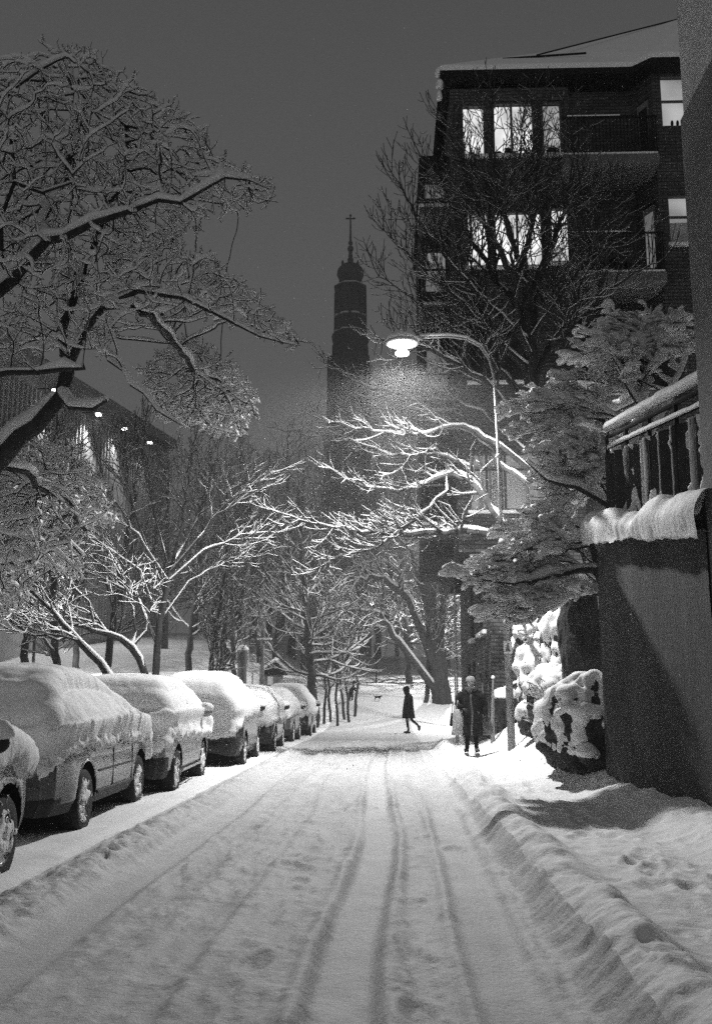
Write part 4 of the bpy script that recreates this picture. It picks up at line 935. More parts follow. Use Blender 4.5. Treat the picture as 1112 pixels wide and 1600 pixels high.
lim.append(sk.img([(-40, 720, 11.3, 0.037), (20, 730, 11.7, 0.031), (60, 755, 12.6, 0.028), (95, 775, 13.3, 0.019), (120, 810, 14, 0.011), (135, 830, 14.4, 0.006)], ids[-7]))
lim.append(sk.img([(-80, 890, 11.8, 0.043), (-10, 885, 12.0, 0.037), (50, 880, 12.2, 0.028), (75, 855, 12.4, 0.019), (110, 850, 12.6, 0.011), (130, 870, 12.8, 0.006)], ids[4]))
n0 = len(sk.P)
A = cloud([(-90, 110), (60, 78), (130, 72), (220, 130), (300, 175), (350, 235), (425, 285), (430, 325), (340, 335), (260, 400), (100, 430), (-90, 430)], 9.7, 14, 3300, sk.rng)
A += cloud([(-60, 400), (150, 390), (330, 400), (390, 440), (465, 520), (470, 548), (380, 520), (300, 490), (200, 500), (150, 560), (-60, 560)], 9.7, 13, 1400, sk.rng)
A += cloud([(210, 580), (300, 520), (360, 560), (400, 610), (400, 640), (375, 690), (320, 680), (250, 660)], 13.8, 16.8, 1700, sk.rng)
A += cloud([(-60, 620), (30, 690), (110, 690), (160, 760), (190, 820), (130, 830), (60, 840), (-60, 800)], 12.5, 15.8, 2200, sk.rng)
A += cloud([(-60, 830), (60, 820), (120, 870), (140, 900), (60, 900), (40, 950), (-60, 990)], 11.5, 15, 1300, sk.rng)
colonize(sk, A, step=.09, kill=.15, reach=2.6, iters=210, jit=.30)
relax(sk, n0, 2)
nn_ = len(sk.P)
par_ = np.array(sk.par); leaf = np.setdiff1d(np.arange(nn_), par_[par_ >= 0])
for i in leaf:
    if i < n0: continue
    d = sk.P[i]-sk.P[sk.par[i]]; d /= np.linalg.norm(d)
    for k in range(sk.rng.choice((2, 3, 3, 4))):
        nd = d+np.array([sk.rng.gauss(0, .7) for _ in range(3)])+UP*.25; nd /= np.linalg.norm(nd)
        a = sk.node(sk.P[i]+nd*sk.rng.uniform(.05, .11), int(i), .004)
        if sk.rng.random() < .7: nd = nd+np.array([sk.rng.gauss(0, .6) for _ in range(3)])+UP*.3; nd /= np.linalg.norm(nd); sk.node(sk.P[a]+nd*sk.rng.uniform(.04, .07), a, .004)
pipe(sk, .0042, 3.2, n0)
print('big tree', len(sk.P))
tree_object('old_street_tree', sk, base, 'huge gnarled snow-laden tree leaning in from the left over the parked cars', h0=.034, thick=.03, wide=.40, hr=1.2, hmax=.13, lump=.8, thr=.2)
# --- the tall upswept tree by the street lamp
HAB = dict(step=.15, up=.24, tipup=2.0, wob=.09, rmin=.0075, p=(0, .42, .55), ang=(28, 55))
sk = Sk(8); D0 = 22.4
tr = sk.img([(880, 985, 21.9, 0.348), (868, 930, 22, 0.314), (852, 850, 22.1, 0.290), (843, 790, 22.2, 0.255), (836, 720, 22.3, 0.220), (831, 620, 22.4, 0.186), (826, 520, 22.4, 0.151), (822, 450, 22.4, 0.116), (818, 400, 22.4, 0.082)], -1, .3, .015)
def off(px, py, d=D0): return sk.nearest(unp(px, py, d))
UPL = [
 [(822, 400, 22.5, 0.070), (838, 300, 22.6, 0.052), (842, 220, 22.7, 0.034), (838, 150, 22.8, 0.012)],
 [(800, 370, 22.3, 0.058), (775, 290, 22.0, 0.041), (768, 210, 21.8, 0.020), (770, 150, 21.8, 0.010)],
 [(845, 420, 22.8, 0.058), (880, 330, 23.0, 0.041), (895, 240, 23.2, 0.020), (880, 160, 23.3, 0.010)],
 [(790, 410, 22.0, 0.070), (750, 330, 21.5, 0.046), (715, 240, 21.0, 0.029), (690, 185, 20.8, 0.010)],
 [(800, 470, 22.6, 0.082), (750, 400, 22.9, 0.058), (700, 310, 23.1, 0.034), (650, 230, 23.4, 0.012)],
 [(790, 500, 22.0, 0.070), (720, 430, 21.4, 0.046), (660, 350, 21.0, 0.029), (612, 270, 20.8, 0.010)],
 [(805, 560, 22.2, 0.075), (740, 490, 21.9, 0.052), (670, 430, 21.6, 0.034), (600, 360, 21.5, 0.010)],
 [(850, 500, 22.0, 0.058), (890, 440, 21.8, 0.041), (940, 370, 21.6, 0.020), (965, 300, 21.5, 0.008)],
 [(856, 540, 22.8, 0.070), (905, 490, 23.0, 0.052), (970, 440, 23.1, 0.034), (1040, 400, 23.2, 0.010)],
 [(855, 600, 22.0, 0.058), (875, 560, 21.8, 0.046), (900, 470, 21.6, 0.029), (925, 400, 21.4, 0.010)],
 [(800, 600, 22.8, 0.082), (745, 540, 23.1, 0.058), (670, 490, 23.4, 0.034), (585, 420, 23.7, 0.010)],
 [(795, 640, 22.0, 0.087), (740, 585, 21.5, 0.058), (670, 545, 21.2, 0.041), (590, 530, 21.0, 0.010)],
 [(810, 520, 21.6, 0.058), (800, 420, 20.9, 0.041), (790, 330, 20.4, 0.020), (800, 250, 20.2, 0.008)],
 [(835, 480, 23.2, 0.058), (850, 380, 23.8, 0.041), (830, 280, 24.1, 0.020), (815, 190, 24.2, 0.008)],
]
LOWL = [
 [(800, 690, 22.5, .06), (740, 640, 23.0, .045), (650, 620, 23.5, .04), (560, 600, 23.6, .02), (505, 560, 23.8, .008)],
 [(800, 740, 22.5, .065), (750, 690, 22.9, .05), (680, 660, 23.2, .035), (590, 660, 23.4, .025), (500, 680, 23.6, .008)],
 [(780, 700, 22.0, .055), (720, 665, 22.0, .045), (650, 680, 22.0, .035), (570, 670, 21.9, .02), (500, 655, 21.8, .008)],
 [(810, 860, 22.20, .11), (770, 795, 22.80, .095), (735, 750, 23.00, .08), (690, 745, 23.10, .055), (620, 765, 23.20, .035), (560, 755, 23.10, .02), (505, 730, 23.00, .008)],
 [(735, 730, 23.00, .045), (680, 710, 22.80, .04), (610, 710, 22.80, .025), (530, 680, 22.80, .010)],
 [(700, 765, 22.70, .04), (650, 810, 22.40, .035), (590, 855, 22.20, .022), (530, 870, 22.10, .012), (485, 892, 22.00, .006)],
 [(830, 875, 22.40, .10), (790, 845, 23.00, .09), (740, 830, 23.00, .08), (680, 832, 22.60, .065), (600, 835, 22.30, .045), (520, 825, 22.10, .028), (455, 808, 22.00, .014), (418, 796, 21.90, .006)],
]
roots = [(820, 460), (818, 440), (822, 470), (818, 450), (824, 520), (824, 530), (826, 590), (826, 540), (828, 590), (831, 660), (828, 640), (832, 690), (826, 560), (826, 560)]
for pl, (rx, ry) in zip(UPL, roots):
    q = sk.img(pl, off(rx, ry), .22, .03); clothe(sk, q, HAB, .12, .20, 2, .8, 2.3, 2)
HL = dict(HAB, up=.12, tipup=3.2, ang=(30, 60), wob=.08, flat=.10)
for pl, (rx, ry) in zip(LOWL, [(836, 730), (838, 770), (836, 740), (862, 905), None, None, (868, 925)][:7] if False else [(836, 730), (838, 770), (836, 740), (862, 905), (738, 750), (700, 735), (868, 925)]):
    r_ = off(rx, ry) if rx > 800 else sk.nearest(unp(rx, ry, 23.3)); q = sk.img(pl, r_, .2, .025); clothe(sk, q, HL, .26, .16, 2, .5, 1.7, 2)
print('lamp tree', len(sk.P))
base = tuple(unp(880, 985, 21.9)); 
tree_object('upswept_tree', sk, base, 'tall bare tree behind the street lamp, its snowy lower limbs lit white', h0=.013, thick=.05, wide=.28, hr=.55, hmax=.14, lump=.6, thr=.30, pexp=1.6, ztop=6.6)
# --- snow-crusted shrub hanging over the pavement
sk = Sk(21)
tr = sk.line([(4.4, 14.6, .6, .11), (4.2, 14.4, 1.8, .10), wpt(unp(955, 930, 14.2), .085), wpt(unp(935, 890, 14.1), .07)], -1, .2, .02)
sk.img([(900, 890, 14, .045), (860, 900, 13.9, .035), (800, 910, 13.7, .022), (750, 905, 13.6, .012)], tr[-1], .15, .02)
sk.img([(920, 850, 14, .045), (880, 840, 13.9, .03), (830, 860, 13.8, .02), (790, 880, 13.7, .01)], tr[-1], .15, .02)
a = sk.img([(950, 840, 14.4, .07), (965, 780, 14.8, .06), (960, 700, 15.2, .05), (940, 660, 15.4, .04), (890, 640, 15.4, .025), (820, 640, 15.2, .01)], tr[-1], .2, .02)
sk.img([(1000, 640, 15.6, .05), (1010, 580, 15.8, .04), (960, 540, 15.8, .025), (900, 520, 15.8, .012)], a[-14 if len(a) > 14 else 2], .2, .02)
sk.img([(1050, 620, 15.4, .04), (1070, 550, 15.6, .03), (1060, 500, 15.8, .012)], a[-12 if len(a) > 12 else 2], .2, .02)
sk.img([(900, 760, 14.4, .035), (850, 750, 14.2, .02), (820, 720, 14.1, .01)], a[3], .2, .02)
HF = dict(step=.07, up=.05, tipup=1.2, wob=.09, rmin=.0045, p=(0, .42, .6), ang=(20, 48), flat=.28)
nl = len(sk.P); rr = sk.rng
def spray(x0, y0, d0, x1, y1, d1, r, sag):
    root = sk.nearest(unp(x0, y0, d0)); xm, ym, dm = (x0+x1)/2, (y0+y1)/2-sag, (d0+d1)/2
    q = sk.img([(x0*.8+x1*.2, y0*.8+y1*.2-sag*.6, d0*.8+d1*.2, r), (xm, ym, dm, r*.7), (x1, y1, d1, .006)], root, .08, .012); clothe(sk, q, HF, .05, .13, 2, .25, .7, 2)
for (x0, y0, d0, x1, y1, d1) in (
  [(950+rr.uniform(-25, 15), 880+rr.uniform(-50, 60), 14.2+rr.uniform(-.3, .4), 715+rr.uniform(0, 70), 905+rr.uniform(-30, 35), 13.6+rr.uniform(-.8, 1.2)) for _ in range(9)]
 +[(950+rr.uniform(-25, 15), 850+rr.uniform(-30, 60), 14.3+rr.uniform(-.3, .4), 800+rr.uniform(-20, 60), 850+rr.uniform(-40, 40), 13.8+rr.uniform(-.7, 1.0)) for _ in range(7)]
 +[(950, 930, 14.1, 780+rr.uniform(-20, 60), 965+rr.uniform(-15, 15), 13.8+rr.uniform(-.6, .8)) for _ in range(6)]
 +[(960, 760+rr.uniform(-50, 40), 14.9, 860+rr.uniform(-30, 50), 770+rr.uniform(-50, 50), 14.6+rr.uniform(-.6, .6)) for _ in range(6)]
 +[(960, 760+rr.uniform(-50, 20), 14.9, 850+rr.uniform(-12, 40), 715+rr.uniform(-25, 40), 14.5+rr.uniform(-.5, .6)) for _ in range(9)]
 +[(960+rr.uniform(-20, 40), 680+rr.uniform(-40, 20), 15.4+rr.uniform(-.3, .6), 800+rr.uniform(0, 70), 645+rr.uniform(-30, 40), 15.2+rr.uniform(-.8, 1)) for _ in range(10)]
 +[(1000+rr.uniform(-30, 60), 640+rr.uniform(-40, 20), 15.6+rr.uniform(-.3, .6), 860+rr.uniform(0, 120), 560+rr.uniform(-60, 50), 15.6+rr.uniform(-.8, 1.2)) for _ in range(12)]
 +[(1040+rr.uniform(-30, 40), 620+rr.uniform(-60, 10), 15.6+rr.uniform(-.3, .6), 960+rr.uniform(-20, 120), 500+rr.uniform(-30, 60), 15.8+rr.uniform(-.8, 1.2)) for _ in range(12)]):
    spray(x0, y0, d0, x1, y1, d1, .018, rr.uniform(8, 28))
print('shrub', len(sk.P))
tree_object('snowy_shrub_tree', sk, (4.4, 14.6, .6), 'low spreading tree beside the wall, every spray buried in grey slabs of snow', h0=.062, thick=.03, wide=.75, hr=1.2, hmax=.14, lump=.8, thr=.05)

# --- mid-distance trees behind the parked cars
HM = dict(step=.15, up=.16, tipup=1.3, wob=.10, rmin=.0075, p=(0, .55, .7), ang=(25, 50))
sk = Sk(31)
tr = sk.img([(242, 1075, 24, 0.093), (244, 1030, 24, 0.087), (250, 970, 24.1, 0.077), (262, 912, 24.2, 0.068), (270, 880, 24.2, 0.056)], -1, .25, .015)
for pl, k in (([(225, 850, 23.6, 0.031), (190, 800, 23.2, 0.025), (160, 740, 23, 0.015), (148, 690, 22.9, 0.008)], -3), ([(245, 820, 24.6, 0.031), (230, 740, 24.9, 0.022), (226, 665, 25.1, 0.008)], -2), ([(278, 840, 24, 0.037), (292, 770, 23.8, 0.028), (302, 700, 23.7, 0.012), (305, 650, 23.7, 0.008)], -1),
    ([(290, 850, 24.6, 0.034), (320, 780, 25.0, 0.025), (338, 715, 25.2, 0.014), (346, 665, 25.3, 0.008)], -1), ([(310, 840, 23.6, 0.031), (360, 780, 23.2, 0.022), (410, 750, 23, 0.012), (440, 735, 22.9, 0.008)], -2), ([(320, 860, 24.2, 0.031), (390, 835, 24.4, 0.019), (445, 830, 24.6, 0.008)], -3),
    ([(215, 890, 23.8, 0.031), (160, 850, 23.4, 0.022), (90, 830, 23, 0.012), (40, 825, 22.8, 0.008)], -6), ([(300, 905, 24.6, 0.025), (350, 880, 25, 0.019), (400, 870, 25.3, 0.008)], -6), ([(212, 930, 24.6, 0.028), (150, 900, 25, 0.019), (90, 890, 25.4, 0.008)], -8), ([(205, 790, 24.6, 0.025), (195, 720, 25, 0.012), (190, 680, 25.2, 0.008)], -4)):
    q = sk.img(pl, tr[k], .22, .03); clothe(sk, q, HM, .15, .2, 2, .7, 1.8, 2)
tree_object('fan_shaped_tree', sk, tuple(unp(242, 1075, 27.1)), 'slender tree fanning upward behind the second and third parked cars', bark=M['bark'], h0=.008, thick=.04, wide=.4, hr=.6, hmax=.10, lump=.5, thr=.3)
HS = dict(HM, up=.05, flat=.12)
sk = Sk(33)
tr = sk.img([(236, 1080, 22, 0.087), (226, 1045, 22, 0.081), (208, 1012, 22, 0.074), (190, 1000, 21.9, 0.062), (150, 985, 21.7, 0.050), (95, 972, 21.5, 0.031), (20, 962, 21.3, 0.012)], -1, .22, .02); clothe(sk, tr, HS, .35, .2, 2, .7, 1.8, 2)
for pl, k in (([(214, 985, 22.2, 0.037), (206, 950, 22.3, 0.031), (190, 900, 22.5, 0.019), (170, 860, 22.6, 0.008)], 4), ([(228, 985, 22.2, 0.031), (236, 960, 22.3, 0.019), (240, 920, 22.4, 0.008)], 4), ([(140, 940, 21.4, 0.025), (90, 900, 21.2, 0.019), (30, 880, 21, 0.008)], 7)):
    q = sk.img(pl, tr[min(k, len(tr)-1)], .2, .03); clothe(sk, q, HS, .2, .2, 2, .6, 1.6, 2)
tree_object('leaning_tree', sk, tuple(unp(236, 1080, 22)), 'low tree with snowy limbs leaning left behind the second car', bark=M['bark'], h0=.008, thick=.04, wide=.4, hr=.6, hmax=.09, lump=.5, thr=.25)
sk = Sk(35)
tr = sk.img([(186, 1075, 19, 0.074), (160, 1040, 19, 0.068), (128, 1005, 18.9, 0.056), (85, 960, 18.8, 0.043), (40, 915, 18.7, 0.031), (-20, 870, 18.6, 0.012)], -1, .2, .02); clothe(sk, tr, HS, .25, .18, 2, .6, 1.7, 2)
q = sk.img([(90, 1000, 18.6, 0.031), (50, 990, 18.4, 0.022), (0, 985, 18.2, 0.008)], tr[5], .2, .03); clothe(sk, q, HS, .2, .2, 2, .6, 1.5, 2)
tree_object('sloping_tree', sk, tuple(unp(186, 1075, 19)), 'low bushy tree sloping left behind the silver estate car', bark=M['bark'], h0=.008, thick=.04, wide=.4, hr=.6, hmax=.09, lump=.5, thr=.25)
# --- trees of the park and beyond, one builder with varied habit
def free_tree(seed, Ht, rtrunk, spread, lean=(0, 0), up=.12, rmin=.012, droop=0, gap=.45, lev=2, lo=.8, clear=.2, ntop=1.0, step=.25):
    sk = Sk(seed); rng = sk.rng
    tr = sk.line([(0, 0, -.3, rtrunk), (lean[0]*.3, lean[1]*.3, Ht*.3, rtrunk*.8), (lean[0]*.7, lean[1]*.7, Ht*.6, rtrunk*.5), (lean[0], lean[1], Ht, .015)], -1, .35, .04)
    c = dict(step=step, up=up, tipup=1.5, wob=.12, rmin=rmin, p=(0, .38, .45), ang=(25, 55))
    n = len(tr)
    for k in range(n):
        t = k/n
        if t < clear: continue
        for _ in range(2 if rng.random() < ntop else 1):
            a = rng.uniform(0, 6.28); el = .15+.8*t-droop
            d = np.array((math.cos(a), math.sin(a), el)); d /= np.linalg.norm(d); ln = spread*(1-(t-clear)/(1-clear))**.7*rng.uniform(.55, 1)+.5
            twig(sk, tr[k], d, ln, max(rtrunk*.35*(1-t), rmin*1.6), lev, c)
    return sk
def copy_tree(o, loc, rz, sc=1, label=None, group=None):
    r = o.copy(); C.objects.link(r); r.location = [float(v) for v in loc]; r.rotation_euler = (0, 0, rz); r.scale = (sc,)*3
    if label: r['label'] = label
    if group: r['group'] = group
    for ch in o.children:
        c = ch.copy(); C.objects.link(c); c.parent = r
    return r
FAR = dict(h0=.02, wide=.5, hr=.6, hmax=.12, lump=.5, thr=.3, snow=M['farsnow'])
def at(px, py, d, dz=0):
    p = unp(px, py, d); return (p[0], p[1], gzf(p[0], p[1])+dz)
G = 'bare trees of the park'
proto = []
for i, (sd, Ht, rt, sp, up, dr) in enumerate(((51, 11, .20, 4.5, .10, .25), (52, 14, .24, 5.0, .16, 0), (53, 9, .13, 3.2, .2, -.1), (54, 13, .22, 5.5, .05, .3))):
    sk = free_tree(sd, Ht, rt, sp, up=up, droop=dr, lean=((sd % 3-1)*.8, .3)); print('far', len(sk.P))
    proto.append(sk)
PB_ = []
spots = [ # proto, px, d, scale, label
 (0, 493, 43, 1.05, 'dark-trunked park tree beyond the last parked car, boughs drooping with snow'),
 (1, 475, 66, 1.0, 'tall dark tree whose top stands left of the church tower'),
 (2, 320, 34, .85, 'small tree with snowy twigs behind the third parked car'),
 (3, 640, 62, 1.0, 'wide tree on the park slope behind the walking figure in a hood'),
 (1, 560, 74, 1.0, 'tall tree in front of the foot of the church tower'),
 (0, 400, 62, 1.1, 'hazy tree behind the parking sign'),
 (3, 330, 70, 1.0, 'hazy wide tree beyond the bright yard on the left'),
 (1, 255, 58, .9, 'hazy tree between the fan-shaped tree and the floodlit building'),
 (2, 120, 40, 1.1, 'small snowy tree behind the silver estate car roof'),
 (2, 30, 32, 1.1, 'small snowy tree at the left picture edge under the big branches'),
 (0, 700, 74, .9, 'hazy tree behind the brick house corner'),
 (2, 365, 48, 1.0, 'small tree over the round dark lantern'),
 (3, 520, 95, 1.0, 'far hazy tree on the hill left of the snowy path'),
 (1, 620, 100, .9, 'far hazy tree on the hill right of the snowy path'),
 (0, 180, 78, 1.1, 'hazy tree at the foot of the floodlit building'),
 (3, 70, 62, 1.0, 'hazy wide tree before the left end of the floodlit building'),
 (1, 440, 98, 1.0, 'faint tree farthest back behind the parking sign'),
 (3, 455, 72, 1.35, 'tall dusky tree left of the church tower foot, part of the dense mass'),
 (1, 505, 78, 1.3, 'tall dusky tree directly under the church tower'),
 (0, 540, 70, 1.5, 'broad dusky tree right of the church tower foot'),
 (3, 590, 84, 1.4, 'broad dusky tree farther right above the snowy path'),
 (1, 640, 82, 1.25, 'tall dusky tree close to the old park tree'),
 (0, 420, 84, 1.4, 'broad hazy tree high behind the notice post'),
 (1, 370, 80, 1.2, 'tall hazy tree rising behind the fan-shaped tree on its right side'),
 (3, 300, 88, 1.2, 'broad hazy tree rising at the end of the floodlit building'),
 (2, 95, 27, 1.0, 'small twiggy tree over the roof of the silver estate car'),
 (2, 160, 33, 1.1, 'small twiggy tree left of the fan-shaped tree trunk'),
 (2, 425, 56, 1.2, 'small twiggy tree over the tiny hut'),
 (2, 290, 40, 1.1, 'small twiggy tree above the pale hatchback'),
 (2, 665, 52, 1.0, 'small dense tree beside the snow-capped path lamp')]
first = {}
for pi, px, d, sc, lb in spots:
    loc = at(px, 1085, d, -.1); rz = (px*7.3) % 6.28
    if pi not in first:
        nm = ('drooping_tree', 'tall_bare_tree', 'small_bare_tree', 'spreading_tree')[pi]
        sk = proto[pi]; o = tree_object(nm, sk, (0, 0, 0), lb, group=G, bark=M['bark'], thick=.05, **FAR); o.location = loc; o.rotation_euler = (0, 0, rz); o.scale = (sc,)*3; first[pi] = o
    else: copy_tree(first[pi], loc, rz, sc, lb, G)
# thin stems in a clump near the far end of the street
sk = free_tree(61, 6.5, .07, 1.8, up=.22, rmin=.010, clear=.25, droop=-.2)
lbs = ['thin stem of the roadside clump, nearest the drooping tree', 'thin stem second in the clump at the road end', 'thin stem in the middle of the clump at the road end', 'thin crooked stem beside the middle of the clump', 'thin stem last but one before the snowy path', 'thin leaning stem bordering the snowy path']
st = None
for k, (px, d) in enumerate(((508, 45), (517, 46), (526, 44.5), (537, 47), (546, 46), (556, 48))):
    loc = at(px, 1085, d, -.1)
    if st is None: st = tree_object('thin_tree', sk, (0, 0, 0), lbs[k], group='thin trees at the road end', thick=.05, **FAR); st.location = loc
    else: o = copy_tree(st, loc, k*1.3, 1+.08*math.sin(k*3), lbs[k], 'thin trees at the road end'); o.rotation_euler = (.06*math.sin(k*5), .08*math.cos(k*4), k*1.3)
# old tree beside the brick house with thick broken boughs
sk = Sk(71); HO = dict(step=.22, up=.05, tipup=1.2, wob=.14, rmin=.011, p=(0, .4, .5), ang=(25, 60))
tr = sk.img([(694, 1135, 51.80, 0.62), (690, 1092, 51.80, 0.525), (682, 1020, 51.80, 0.425), (672, 960, 51.80, 0.338), (668, 900, 51.80, 0.300), (664, 850, 51.94, 0.250), (660, 780, 52.08, 0.125)], -1, .35, .04)
for pl, k in (([(640, 935, 51.24, 0.200), (600, 905, 50.82, 0.150), (560, 910, 50.40, 0.088), (520, 930, 50.12, 0.037)], 6), ([(695, 890, 52.22, 0.150), (715, 850, 52.50, 0.100), (720, 800, 52.64, 0.037)], 8), ([(640, 860, 52.36, 0.100), (610, 830, 52.78, 0.062), (570, 820, 53.06, 0.025)], 9), ([(620, 1000, 50.96, 0.150), (590, 960, 50.40, 0.100), (540, 950, 49.98, 0.037)], 3)):
    q = sk.img(pl, tr[min(k, len(tr)-1)], .3, .08); clothe(sk, q, HO, .1, .35, 2, .8, 2.6, 2)
clothe(sk, tr, HO, .55, .4, 2, .8, 2.4, 2)
tree_object('old_park_tree', sk, tuple(unp(690, 1092, 51.8)), 'thick dark old tree with broken boughs beside the brick house', thick=.06, **FAR)
# ------------------------------------------------------------------ people
def skin_mesh(name, verts, edges, radii, m, parent, sub=2, root=0):
    me = bpy.data.meshes.new(name); me.from_pydata([tuple(map(float, v)) for v in verts], edges, []); o = new_ob(name, me)
    k = o.modifiers.new('skin', 'SKIN'); k.use_smooth_shade = True
    for i, r in enumerate(radii):
        q = me.skin_vertices[0].data[i]; q.radius = (r, r) if not isinstance(r, tuple) else r; q.use_root = (i == root)
    s = o.modifiers.new('sub', 'SUBSURF'); s.levels = sub; s.render_levels = sub
    dg = bpy.context.evaluated_depsgraph_get(); ev = bpy.data.meshes.new_from_object(o.evaluated_get(dg)); ev.materials.clear(); ev.materials.append(m)
    ev.polygons.foreach_set('use_smooth', [True]*len(ev.polygons)); o.modifiers.clear(); o.data = ev; o.parent = parent; ev.name = name
    return o
def hand(name, wrist, d, palm_n, m, parent, curl=.5, thumb=1, L=.17):
    """palm, four unequal bent fingers and a thumb from the side of the palm"""
    d = np.array(d, float); d /= np.linalg.norm(d); n = np.array(palm_n, float); n -= d*(n@d); n /= np.linalg.norm(n); s = np.cross(d, n)
    w = np.array(wrist, float); V = [w, w+d*.05, w+d*.09]; E = [(0, 1), (1, 2)]; R = [(.025, .018), (.034, .016), (.036, .015)]
    for k, (off, ln) in enumerate(((-.030, .068), (-.010, .078), (.010, .072), (.029, .055))):
        b = w+d*.085+s*off; i = len(V); V.append(b); E.append((2, i)); R.append(.010); dd = d.copy(); p = b
        for j in range(3):
            dd = dd*math.cos(curl)+n*math.sin(curl)*1.0; dd /= np.linalg.norm(dd); p = p+dd*ln/3; V.append(p); E.append((len(V)-2, len(V)-1)); R.append(.0095-.001*j)
    t = w+d*.03-s*.03*thumb; i = len(V); V.append(t); E.append((1, i)); R.append(.012)
    for j in range(2): t = t+(d*.7-s*.5*thumb+n*.4)*.03; V.append(t); E.append((len(V)-2, len(V)-1)); R.append(.0105-.001*j)
    return skin_mesh(name, V, E, R, m, parent, 1)
def loft(m, rings, n=28, cap=True, wob=0, seed=0):
    """rings: (cx, cy, z, rx, ry)"""
    V = []; F = []
    for i, (cx, cy, z, rx, ry) in enumerate(rings):
        for j in range(n):
            q = 2*math.pi*j/n; k = 1+wob*float(vnoise(math.cos(q)*2.2+seed, math.sin(q)*2.2, z*5))
            V.append((cx+rx*k*math.cos(q), cy+ry*k*math.sin(q), z))
    for i in range(len(rings)-1):
        for j in range(n): F.append((i*n+j, i*n+(j+1) % n, (i+1)*n+(j+1) % n, (i+1)*n+j))
    if cap: F += [tuple(range(n-1, -1, -1)), tuple((len(rings)-1)*n+j for j in range(n))]
    return m.add(V, F)
def smoothrings(r, k=4):
    r = np.array(r); t = np.linspace(0, len(r)-1, (len(r)-1)*k+1); return [tuple(np.interp(t[i], range(len(r)), r[:, c]) for c in range(r.shape[1])) for i in range(len(t))]
wp_ = unp(737, 1180, 20.8); wz = gzf(wp_[0], wp_[1])
wo = empty('person', (wp_[0], wp_[1], wz+.02), label='person in a dark long coat and knitted hat walking towards us with bags', cat='person'); wo.scale = (1, 1, .915)
V = [(0, 0, .92), (0, 0, 1.08), (0, 0, 1.25), (0, .01, 1.38), (0, .0, 1.46), (0, -.01, 1.56), (0, -.01, 1.63),
     (-.09, 0, .88), (-.085, -.02, .5), (-.10, .0, .10), (-.11, -.10, .04), (.09, 0, .88), (.08, -.06, .5), (.085, -.14, .11), (.10, -.25, .05),
     (-.17, .01, 1.36), (-.25, .06, 1.13), (-.17, -.12, 1.02), (.17, .01, 1.36), (.24, .05, 1.12), (.27, -.03, .90)]
Ed = [(0, 1), (1, 2), (2, 3), (3, 4), (4, 5), (5, 6), (0, 7), (7, 8), (8, 9), (9, 10), (0, 11), (11, 12), (12, 13), (13, 14), (3, 15), (15, 16), (16, 17), (3, 18), (18, 19), (19, 20)]
Rr = [(.15, .11), (.13, .10), (.15, .11), (.12, .09), .055, (.078, .09), (.07, .085), .085, .06, .042, .038, .085, .06, .042, .038, .06, .045, .032, .06, .045, .032]
bd = skin_mesh('body', V, Ed, Rr, M['black'], wo)
# head with a face
hd = MB(); hd.ball((0, -.012, 1.575), (.072, .085, .108), 24, 16); hd.ball((0, -.098, 1.565), (.013, .018, .022), 10, 8); hd.ball((-.035, -.083, 1.52), (.02, .012, .012)); hd.ball((.035, -.083, 1.52), (.02, .012, .012)); hd.ball((-.072, 0, 1.57), (.012, .02, .03)); hd.ball((.072, 0, 1.57), (.012, .02, .03))
hd.m = 1; hd.ball((-.028, -.088, 1.595), (.013, .008, .006)); hd.ball((.028, -.088, 1.595), (.013, .008, .006)); hd.m = 2; hd.ball((0, -.09, 1.525), (.022, .01, .006))
hd.build('head', [M['skin'], M['eye'], M['lip']], wo, True)
m = MB(); loft(m, smoothrings([(0, -.005, 1.60, .088, .098), (0, -.005, 1.615, .098, .108), (0, 0, 1.66, .096, .106), (0, .005, 1.70, .08, .09), (0, .005, 1.73, .05, .055), (0, .005, 1.74, .012, .012)], 3), 26, wob=.04); m.build('knitted_hat', M['knit'], wo, True)
m = MB(); loft(m, [(0, -.01, 1.40, .115, .105), (0, -.02, 1.43, .13, .125), (0, -.025, 1.465, .115, .12), (0, -.015, 1.495, .095, .105), (0, -.01, 1.50, .07, .08)], 24, wob=.12, seed=4); m.ball((-.03, -.12, 1.40), (.05, .03, .06)); m.build('scarf', M['scarf'], wo, True)
m = MB(); loft(m, smoothrings([(.01, .0, .42, .235, .185), (.0, .0, .62, .225, .175), (0, 0, .85, .22, .165), (0, 0, 1.05, .20, .15), (0, .0, 1.2, .205, .145), (0, .01, 1.33, .215, .13), (0, .01, 1.40, .17, .11), (0, 0, 1.45, .08, .08)], 3), 32, wob=.07, seed=2)
m.tube([(-.165, .01, 1.36), (-.235, .04, 1.24), (-.265, .065, 1.12), (-.225, -.03, 1.06), (-.18, -.11, 1.025)], [.075, .075, .07, .062, .058], 14); m.tube([(.165, .01, 1.36), (.225, .035, 1.24), (.255, .05, 1.12), (.27, .01, 1.0), (.275, -.03, .90)], [.075, .075, .07, .062, .058], 14)
m.build('coat', M['coat'], wo, True)
m = MB()
for z in np.arange(.46, 1.36, .05):
    y = -float(np.interp(z, [.42, .62, .85, 1.05, 1.2, 1.4], [.19, .18, .17, .155, .15, .13])); x = .012*math.sin(z*9)
    m.hexa([(x-.02, y-.012, z-.026), (x+.02, y-.012, z-.026), (x+.02, y+.02, z-.026), (x-.02, y+.02, z-.026), (x-.018, y-.008, z+.026), (x+.018, y-.008, z+.026), (x+.018, y+.02, z+.026), (x-.018, y+.02, z+.026)])
m.build('coat_opening', M['zip'], wo, bevel=.006)
